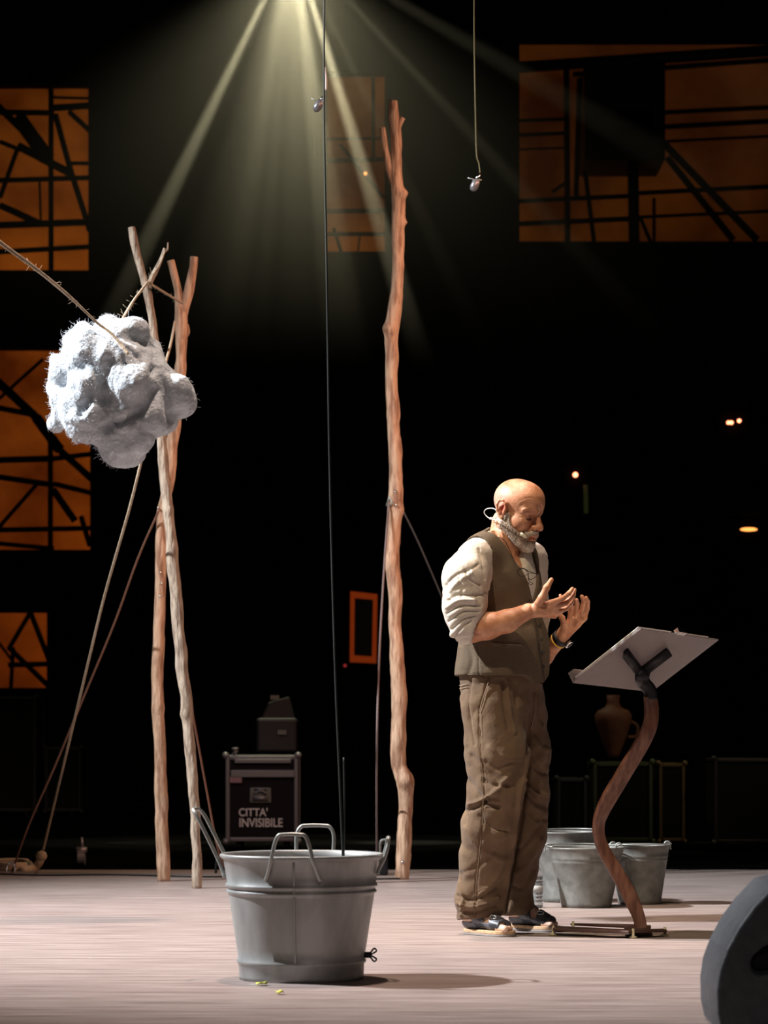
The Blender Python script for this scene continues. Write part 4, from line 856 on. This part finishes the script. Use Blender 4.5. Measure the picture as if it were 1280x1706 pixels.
# ---- shirt
tf = Field((W(728, 1600)[0], DM-.36, W(0, 1140)[2]), (W(920, 1600)[0], DM+.32, W(0, 872)[2]), .0045)
torso_prims(tf); T0 = tf.F
X, Y, Z = tf.grid(); C0 = W(838, 985)
lf = (X-C0[0])*Ft[0]+(Y-C0[1])*Ft[1]; lr = (X-C0[0])*Rt[0]+(Y-C0[1])*Rt[1]; lz = Z+0*lf
zz = lambda py: W(0, py)[2]
def smax(a, b, k): h = np.clip(.5-.5*(b-a)/k, 0, 1); return b*(1-h)+a*h+k*h*(1-h)
sh = like(tf); sh.F = (T0-.007).astype(np.float32)
neck = like(tf); neck.F = np.full(tf.n, 1., np.float32)
neck.add(seg(W(842, 880, .01), W(838, 915, .01), .072, .066), .001); neck.add(seg(W(840, 893, .06), W(868, 930, .10), .062, .042), .02)
sh.F = smax(sh.F, -neck.F, .006)
sh.F = np.maximum(sh.F, zz(1120)-lz).astype(np.float32)
# sleeves
chain(sh, [RSH+np.array([.0, 0, .0]), W(776, 962, .19), W(774, 1010, .205), W(778, 1040, .205)], [.064, .081, .076, .066], .035)
chain(sh, [LSH, (LSH+LEL)/2, LEL+np.array([-.01, 0, .03])], [.07, .066, .06], .03)
cuts = [(np.array([.93, -.1, -.36]), W(801, 1045, .20))]
n_ = cuts[0][0]/np.linalg.norm(cuts[0][0]); pl = (X-cuts[0][1][0])*n_[0]+(Y-cuts[0][1][1])*n_[1]+(Z-cuts[0][1][2])*n_[2]
pl = np.where((lr > .11) & (lz < zz(1008)), pl, -1); sh.F = smax(sh.F, pl.astype(np.float32), .004)
# rolled cuff rings
cc = W(787, 1042, .205); ax1 = np.cross(n_, [0, 1, 0]); ax1 /= np.linalg.norm(ax1); ax2 = np.cross(n_, ax1)
for (o_, ra, rr_) in ((.004, .062, .011), (-.012, .066, .012), (-.030, .069, .012), (-.047, .071, .010)):
    c0 = cc+n_*o_+np.array([0, 0, o_*-.2]); prev = None
    for k in range(25):
        a = 2*math.pi*k/24; q = c0+ax1*math.cos(a)*ra*.95+ax2*math.sin(a)*ra*.85+n_*.006*math.sin(3*a+o_*90)
        if prev is not None: sh.add(seg(prev, q, rr_*(1+.2*math.sin(2*a))), .006)
        prev = q
# hollow the cuff mouth
sh.sub(seg(cc+n_*-.02, cc+n_*.06, .052, .052), .004)
sh.F = np.maximum(sh.F, np.where((lr > .11), -1, -1)).astype(np.float32)
V, Q = nets(sh); V = smooth_mesh(V, Q, 1)
sl = [([(742, 975), (760, 958), (785, 948), (797, 940)], 2.2, -.005), ([(750, 985), (765, 968), (785, 955)], 4, .005), ([(775, 950), (782, 965), (800, 975)], 2.2, -.006), ([(786, 950), (795, 975), (806, 990)], 2.5, .005), ([(798, 915), (803, 935), (809, 965)], 2.0, -.004),
      ([(745, 1000), (765, 990), (795, 992), (812, 985)], 3, -.007), ([(744, 1012), (765, 1000), (790, 1000)], 3, .006), ([(745, 1022), (768, 1010), (800, 1010)], 2.4, -.007), ([(748, 1035), (770, 1020), (797, 1018)], 2.4, -.006), ([(752, 1048), (770, 1033), (793, 1026)], 2.2, -.006), ([(757, 1060), (770, 1045), (786, 1034)], 2, -.005),
      ([(745, 940), (755, 925), (770, 912)], 3, .003), ([(740, 960), (744, 985), (748, 1000)], 3, -.004), ([(765, 965), (770, 980), (768, 995)], 2.5, -.004), ([(778, 968), (790, 985), (800, 1000)], 2.2, -.004),
      ([(868, 940), (874, 955), (882, 975)], 1.8, -.003), ([(876, 940), (880, 960)], 1.6, -.003), ([(864, 945), (872, 965)], 1.6, .003)]
V = sculpt(V, Q, [(l_, w_*.85, a_*1.3) for l_, w_, a_ in sl]); N = normals(V, Q); V = V+N*(noise(V*np.array([1, 1, .6]), 26, 7)*.002+(np.abs(noise(V*np.array([1, 1, 2.2])+noise(V, 12, 3)[:, None]*.02, 17, 21))-.3)*.004*np.clip((np.abs((V-W(838, 985)).dot(Rt))-.11)/.04, 0, 1))[:, None]
mesh('shirt', V, Q, M['shirt'], man)

# ---- waistcoat
vf = smax(T0-.017, -(lr*0+1), .001)
bell = np.clip((zz(1040)-lz)/(zz(1040)-zz(1130)), 0, 1)
vf = T0-(.016+.012*bell)
Vw = (np.abs(lr+.0)-.52*(lz-zz(1003)))*.887      # V opening
Vw = np.where(lf > .0, Vw, 1.)
vf = smax(vf, -Vw.astype(np.float32), .004)
nb = neck.F; vf = smax(vf, -(nb+.004), .004)
arm = like(tf); arm.F = np.full(tf.n, 1., np.float32)
arm.add(seg(W(790, 925, .16), W(776, 1005, .22), .070, .070), .01); arm.add(seg(LSH+np.array([0, 0, .03]), LSH-Rt*.03-np.array([0, 0, .12]), .065, .065), .01)
vf = smax(vf, -arm.F, .004)
hem = zz(1127)-.045*np.exp(-((lr)/.05)**2)*(lf > 0)+0*lz
vf = smax(vf, (hem-lz).astype(np.float32), .005)
V, Q = nets(tf, vf.astype(np.float32)); V = smooth_mesh(V, Q, 1)
vs_ = [([(883, 998), (893, 1030), (897, 1060), (901, 1095), (907, 1125), (907, 1140)], 1.5, -.006), ([(891, 1005), (901, 1040), (904, 1080), (910, 1120)], 2.2, .003),
       ([(836, 985), (838, 1010)], 1.4, -.003), ([(822, 1069), (845, 1072), (871, 1073)], 1.2, -.004), ([(822, 1073), (845, 1076), (871, 1077)], 1.6, .003),
       ([(758, 1128), (790, 1124), (830, 1124)], 1.6, -.003), ([(797, 1075), (798, 1125)], 1.2, -.003), ([(780, 1075), (786, 1100), (780, 1122)], 4, -.006), ([(768, 1080), (770, 1110)], 5, .004), ([(880, 1110), (885, 1130)], 2.2, -.004),
       ([(845, 955), (860, 980), (850, 1020)], 8, .003), ([(820, 1035), (845, 1045), (880, 1040)], 6, -.003)]
V = sculpt(V, Q, vs_); N = normals(V, Q); V = V+N*(noise(V*np.array([1, 1, .7]), 18, 9)*.0025)[:, None]
wc = mesh('waistcoat', V, Q, M['vest'], man)
VV, VN = V, N
def onto(px, py, V=VV, N=VN, lift=.001):
    """the point of a garment's near side that lies at this photo pixel"""
    x = 640+V[:, 0]/V[:, 1]*FPX; y = HOR-(V[:, 2]-CAMH)/V[:, 1]*FPX; d = np.hypot(x-px, y-py)+(N[:, 1] > 0)*99
    i = np.argsort(d)[:12]; i = i[np.argmin(V[i, 1])]; return P(px, py, V[i, 1]-lift-.0012)
for (x, y) in ((906, 1065), (908, 1087), (910, 1110), (902, 1043)):
    q = onto(x-3, y); v, f = lathe([(0, -.002), (.006, -.002), (.0065, 0), (.004, .0015), (0, .001)], 12); v = v[:, [0, 2, 1]]*np.array([1, -1, 1]); mesh('button', v+q, f, M['vest_dark'], wc)
v, f = tube([onto(x, y, lift=-.0005) for x, y in ((884, 1000), (889, 1018), (894, 1040), (897, 1060), (899, 1080), (902, 1100), (906, 1118), (908, 1135))], .0018, 6); mesh('placket_edge', v, f, M['vest_dark'], wc)
v, f = tube([onto(x, y) for x, y in ((820, 1071), (835, 1073), (850, 1074), (870, 1075))], .0022, 6); mesh('pocket_welt', v, f, M['vest'], wc)

# ---- trousers
pf = Field((W(735, 1600)[0], DM-.30, .03), (W(935, 1600)[0], DM+.42, zz(1100)), .0055)
pf.add(ell(W(836, 1165), (.140, .165, .16), TR), .03)
pf.add(ell(W(836, 1128), (.146, .174, .08), TR), .05)
chain(pf, [W(818, 1180, .07), W(828, 1255, .08), W(828, 1320, .085), W(816, 1375, .06), W(812, 1430, .0), W(803, 1490, -.03), W(798, 1528, -.045)], [.105, .116, .100, .094, .096, .088, .083], .04)
chain(pf, [W(864, 1180, -.07), W(870, 1250, -.10), W(872, 1320, -.12), W(868, 1390, -.17), W(860, 1450, -.22), W(858, 1500, -.25), W(862, 1522, -.265)], [.100, .103, .100, .096, .080, .064, .062], .03)
pX, pY, pZ = pf.grid()
pf.F = np.maximum(pf.F, pZ-zz(1118)+0*pf.F)
isfar = (pY > DM+.14)
hemz = np.where(isfar, .062, .064+.10*(pX-W(798, 0)[0]))
pf.F = smax(pf.F, (hemz-pZ).astype(np.float32)+0*pf.F, .004).astype(np.float32)
for hl in (NH, FH): pf.sub(seg(hl+np.array([.02, 0, .03]), hl+np.array([.02, 0, .085]), .06, .05), .004)
V, Q = nets(pf); V = smooth_mesh(V, Q, 1)
ps = [([(878, 1262), (866, 1320), (856, 1390), (846, 1450), (836, 1512)], 3.5, .009), ([(884, 1262), (874, 1330), (863, 1400), (852, 1460), (842, 1518)], 4, -.016),
      ([(800, 1180), (799, 1230), (804, 1290), (806, 1330), (802, 1400), (794, 1470), (792, 1525)], 1.6, -.005),
      ([(815, 1125), (806, 1160), (798, 1190)], 1.8, -.006), ([(838, 1135), (840, 1175), (846, 1215)], 3, -.008), ([(846, 1135), (850, 1180), (858, 1220)], 3, .006), ([(858, 1140), (862, 1175)], 3, -.006), ([(892, 1135), (892, 1170), (888, 1205)], 2, -.007), ([(897, 1150), (898, 1180), (904, 1205)], 2, -.006), ([(886, 1190), (882, 1225), (878, 1262)], 2.5, -.009),
      ([(778, 1300), (795, 1325), (810, 1340), (830, 1345)], 5, -.010), ([(783, 1340), (800, 1333), (825, 1320), (850, 1290)], 4, .008), ([(775, 1350), (795, 1345), (815, 1330)], 3, -.009), ([(806, 1300), (825, 1310), (845, 1305)], 4, -.006), ([(810, 1270), (830, 1280), (850, 1270)], 6, -.005),
      ([(815, 1245), (840, 1262), (868, 1262)], 5, .005), ([(785, 1260), (800, 1275), (830, 1300)], 5, -.005), ([(800, 1360), (820, 1380), (845, 1385)], 5, -.006), ([(776, 1380), (800, 1412), (836, 1432)], 5, .004), ([(768, 1455), (800, 1440), (846, 1395)], 5, -.004), ([(800, 1490), (822, 1470), (842, 1430)], 4, .004), ([(764, 1492), (790, 1500), (828, 1478)], 3, -.006), ([(765, 1505), (790, 1511), (830, 1496)], 3, .006), ([(768, 1520), (795, 1520), (828, 1509)], 2.5, -.007), ([(766, 1470), (772, 1500), (768, 1525)], 3, .006),
      ([(888, 1270), (900, 1285), (915, 1290)], 4, -.010), ([(880, 1320), (895, 1338), (912, 1345)], 6, -.012), ([(872, 1300), (890, 1320), (912, 1325)], 4, .008), ([(868, 1345), (888, 1368), (908, 1372)], 5, .005), ([(862, 1420), (880, 1402), (908, 1365)], 5, -.007), ([(860, 1455), (880, 1440), (900, 1400)], 5, .005), ([(856, 1478), (872, 1480), (890, 1452)], 4, -.006), ([(890, 1230), (900, 1245), (914, 1250)], 4, .005), ([(770, 1160), (776, 1200), (776, 1240)], 5, .004), ([(785, 1130), (783, 1180), (790, 1240)], 3, -.004)]
V = sculpt(V, Q, [(l_, w_*.85, a_*1.5) for l_, w_, a_ in ps]); N = normals(V, Q); V = V+N*(noise(V*np.array([1, 1, .6]), 12, 12)*.005+noise(V+.5, 28, 13)*.0022+(np.abs(noise((V+noise(V, 7, 30)[:, None]*.03)@np.array([[1, 0, .5], [0, 1, 0], [-.9, 0, 1.1]]), 13, 31))-.3)*.009)[:, None]
tr = mesh('trousers', V, Q, M['trouser'], man); N = normals(V, Q); VT, NTt = V, N
for nm, pts, rr_ in (('side_seam', ((800, 1188), (799, 1230), (803, 1280), (805, 1320), (804, 1370), (799, 1420), (794, 1470), (792, 1520)), .0008), ('pocket_edge', ((814, 1136), (809, 1152), (803, 1170), (799, 1187)), .0016), ('fly_stitching', ((893, 1160), (893, 1180), (889, 1200), (885, 1215)), .0012)):
    C = catmull([onto(x, y, VT, NTt, .0008) for x, y in pts], 6); v, f = tube(C, rr_, 6); mesh(nm, v, f, M['seam'], tr)
v, f = join([tube([onto(x, y, VT, NTt, .001) for x, y in ((766, 1142+k), (772, 1141+k), (779, 1140+k))], .0014, 6) for k in (0, 5)]); mesh('back_pocket_flap', v, f, M['seam'], tr)

# ---- sandals
for nm, hl, tt in (('sandal', NH, NT), ('sandal', FH, FT)):
    dr = tt-hl; Lf = np.linalg.norm(dr); dr = dr/Lf; sd = np.array([-dr[1], dr[0], 0]); loh = np.minimum(hl, tt)-np.array([.07, .07, 0]); hih = np.maximum(hl, tt)+np.array([.07, .07, .12])
    ft = Field(loh-np.array([0, 0, .01]), hih, .0022); ft.F[:] = 1
    ft.add(seg(hl+np.array([0, 0, .055]), hl+dr*.05+np.array([0, 0, .058]), .032, .031), .02)
    ft.add(seg(hl+dr*.04+np.array([0, 0, .075]), hl+dr*(Lf*.78)+np.array([0, 0, .045]), .034, .022), .02)
    for s, tl in ((.030, .93), (.012, .96), (-.006, .97), (-.022, 1.0)): ft.add(seg(hl+dr*.08+sd*s*.8+np.array([0, 0, .052]), hl+dr*(Lf*tl-.02)+sd*s+np.array([0, 0, .040]), .020, .0135), .010)
    X_, Y_, Z_ = ft.grid(); al = (X_-hl[0])*dr[0]+(Y_-hl[1])*dr[1]; si = (X_-hl[0])*sd[0]+(Y_-hl[1])*sd[1]; zz0 = Z_+0*al
    t = np.clip(al/Lf, 0, 1); half = .031+.018*np.clip((t-.1)/.6, 0, 1); foot2 = np.hypot(al-np.clip(al, 0, Lf-.026), si-.004*t)-half
    root = mesh
    so = np.maximum(foot2, np.abs(zz0-.0045)-.0045); v, q = nets(ft, so.astype(np.float32)); sandal = mesh(nm, v, q, M['sole'], man)
    so = np.maximum(foot2+.002, np.abs(zz0-.0155)-.007); v, q = nets(ft, so.astype(np.float32)); mesh('footbed', v, q, M['cork'], sandal)
    low = np.maximum(foot2-.002, np.maximum(ft.F-.002, zz0-.06))
    shell = np.maximum(ft.F-.0055, -(ft.F-.0005)); side = np.maximum(shell, .012-zz0)
    for a0, a1, tl in ((.045, .105, .5), (.125, .172, .25)):
        band = np.maximum(side, np.maximum(a0-(al+tl*(zz0-.04)), (al+tl*(zz0-.04))-a1)); v, q = nets(ft, band.astype(np.float32))
        sp = mesh('strap', v, q, M['leather'], sandal)
        mid = (a0+a1)/2; q0 = hl+dr*(mid-.01)-sd*.03+np.array([0, 0, .085 if a0 < .1 else .068]); v, f = tube(catmull([q0+dr*.012, q0+dr*.012+np.array([0, 0, .008]), q0-dr*.012+np.array([0, 0, .012]), q0-dr*.012, q0+dr*.012], 3), .0018, 6); mesh('buckle', v, f, M['wire'], sp)
    if hl is NH or True:
        quarter = np.maximum(side, np.maximum(np.maximum(-.02-al, al-.17), zz0-.050+.0*al)); v, q = nets(ft, quarter.astype(np.float32)); mesh('side_panel', v, q, M['leather'], sandal)

# ---- worn and carried things
hm1 = empty('headset_microphone', hd_(-.01, .08, 0), 'beige headset microphone with a white loop behind the man\'s ear', 'headset microphone')
c = catmull([hd_(-.02, .086, -.028), hd_(.0, .089, -.034), hd_(.03, .083, -.046), hd_(.058, .066, -.058), hd_(.076, .050, -.068)], 6); v, f = tube(c, .0016, 8); mesh('boom', v, f, mat('beige_boom', (.5, .42, .34), .5), hm1)
a, b = hd_(.074, .052, -.066), hd_(.094, .036, -.076); v, f = tube([a, a+(b-a)*.15, a+(b-a)*.7, b], [.004, .007, .0062, .003], 12); mesh('capsule', v, f, mat('beige_foam', (.72, .66, .48), .7), hm1)
c = catmull([W(829, 852, .08), W(822, 847, .06), W(811, 848, .04), W(807, 854, .03), W(812, 861, .03), W(818, 864, .05), W(826, 866, .09), W(836, 868, .11)], 6); v, f = tube(c, .0017, 8); mesh('loop', v, f, mat('white_cable', (.8, .8, .78), .4), hm1)
v, f = lathe([(0, -.009), (.004, -.007), (.005, 0), (.004, .007), (0, .009)], 10); mesh('connector', v[:, [2, 1, 0]]+W(819, 864, .05), f, mat('white_plug', (.85, .85, .85), .4), hm1)
c = catmull([hd_(.004, .083, .022), hd_(-.012, .091, .033), hd_(-.027, .093, .018), hd_(-.024, .090, -.010), hd_(-.012, .088, -.030)], 6); v, f = tube(c, .0012, 6); mesh('ear_hook', v, f, mat('beige_hook', (.6, .5, .42), .4), hm1)
gl = empty('reading_glasses', W(876, 953, .17), 'black-rimmed reading glasses hanging on a cord at the man\'s chest', 'glasses')
def chest(px, py, extra=.012):
    q = onto(px, py); return q-np.array([0, extra, 0])
ref = P(880, 955, 1); dg_ = min(onto(885, 950)[1], onto(862, 965)[1])-.02
gp = lambda x, y, k=0: P(x, y, dg_-k)
lens = [(862, 952), (866, 948), (873, 948), (880, 953), (879, 957), (873, 960), (866, 959)]; lens2 = [(881, 955), (888, 955), (896, 957), (890, 963), (884, 966), (881, 962)]
for L2 in (lens, lens2): v, f = tube(catmull([gp(*p) for p in L2+L2[:1]], 4)[:-1], .0013, 6, closed=True); mesh('rim', v, f, M['black_metal'], gl)
v, f = tube(catmull([gp(862, 950), gp(870, 946, .005), gp(882, 952, .01), gp(897, 957, .0)], 5), .0015, 6); mesh('temple', v, f, M['black_metal'], gl)
v, f = tube(catmull([gp(880, 958), gp(882, 968, -.005), gp(888, 972), gp(884, 974, .0), gp(880, 970, -.004)], 5), .0014, 6); mesh('temple', v, f, M['black_metal'], gl)
c = catmull([W(818, 893, .07), W(822, 894, .10), W(832, 895, .125), W(842, 902, .13), W(849, 916, .135), W(856, 932, .14), gp(864, 944, -.01), gp(868, 949)], 6); v, f = tube(c, .0015, 6); mesh('cord', v, f, M['black_metal'], gl)
wt = empty('wristwatch', LWR, 'black strapped wristwatch with a silver bezel on the man\'s left wrist', 'watch')
ad = (LWR-W(905, 1092, -.16)); ad /= np.linalg.norm(ad); s1 = np.cross(ad, [0, 1, 0]); s1 /= np.linalg.norm(s1); s2 = np.cross(ad, s1)
def band(o_, R0, wd, th, m, name, par):
    c0 = LWR+ad*o_; V = []; F = []
    for k in range(28):
        a = 2*math.pi*k/28; e_ = s1*math.cos(a)+s2*math.sin(a)
        for (x, y) in ((-wd, 0), (-wd, th), (wd, th), (wd, 0)): V.append(c0+ad*x+e_*(R0+y))
    for k in range(28):
        j = (k+1) % 28
        for l in range(4): mm = (l+1) % 4; F.append([k*4+l, k*4+mm, j*4+mm, j*4+l])
    return mesh(name, V, F, m, par)
band(.0, .0305, .010, .004, M['black_metal'], 'strap', wt)
q = LWR+ad*.002+np.array([.0285, -.008, -.024]); nv = np.array([.6, -.35, -.7]); nv /= np.linalg.norm(nv); x1 = np.cross(nv, [0, 1, 0]); x1 /= np.linalg.norm(x1); x2 = np.cross(nv, x1)
v, f = lathe([(0, -.004), (.016, -.004), (.018, 0), (.018, .004), (.014, .007), (0, .007)], 24); v = v[:, 0:1]*x1+v[:, 1:2]*x2+v[:, 2:3]*nv; mesh('case', v+q, f, M['chrome'], wt)
v, f = lathe([(0, .0072), (.013, .0072), (.013, .0076), (0, .0078)], 20); v = v[:, 0:1]*x1+v[:, 1:2]*x2+v[:, 2:3]*nv; mesh('dial', v+q, f, M['black_metal'], wt)
br_ = empty('bracelet', LWR-ad*.016, 'thin yellow bracelet beside the black watch strap', 'bracelet'); band(-.018, .0315, .003, .0025, M['yellow_band'], 'band', br_)
# ------------------------------------------------------------------ haze
q0, q1 = P(-150, 640, 20), P(1250, -160, 20)
v, f = box(((q0[0]+q1[0])/2, 20, (q0[2]+q1[2])/2), (q1[0]-q0[0], 2.4, q1[2]-q0[2]))
hm = bpy.data.materials.new('haze'); hm.use_nodes = True; nt = hm.node_tree; nt.nodes.remove(nt.nodes['Principled BSDF'])
vsn = nt.nodes.new('ShaderNodeVolumeScatter'); vsn.inputs['Color'].default_value = (1, .96, .85, 1); vsn.inputs['Density'].default_value = .03
gz = nt.nodes.new('ShaderNodeNewGeometry'); sx_ = nt.nodes.new('ShaderNodeSeparateXYZ'); mr = nt.nodes.new('ShaderNodeMapRange'); mr.interpolation_type = 'SMOOTHSTEP'
lnk(nt, gz.outputs['Position'], sx_.inputs[0]); lnk(nt, sx_.outputs[2], mr.inputs[0]); mr.inputs[1].default_value = 3.1; mr.inputs[2].default_value = 6.6; mr.inputs[3].default_value = 0; mr.inputs[4].default_value = .06; lnk(nt, mr.outputs[0], vsn.inputs['Density']); vsn.inputs['Anisotropy'].default_value = .2
lnk(nt, vsn.outputs[0], nt.nodes['Material Output'].inputs['Volume'])
tag(mesh('haze', v, f, hm, smooth=False), 'thin haze catching the light beams above the stage', 'haze', kind='stuff')
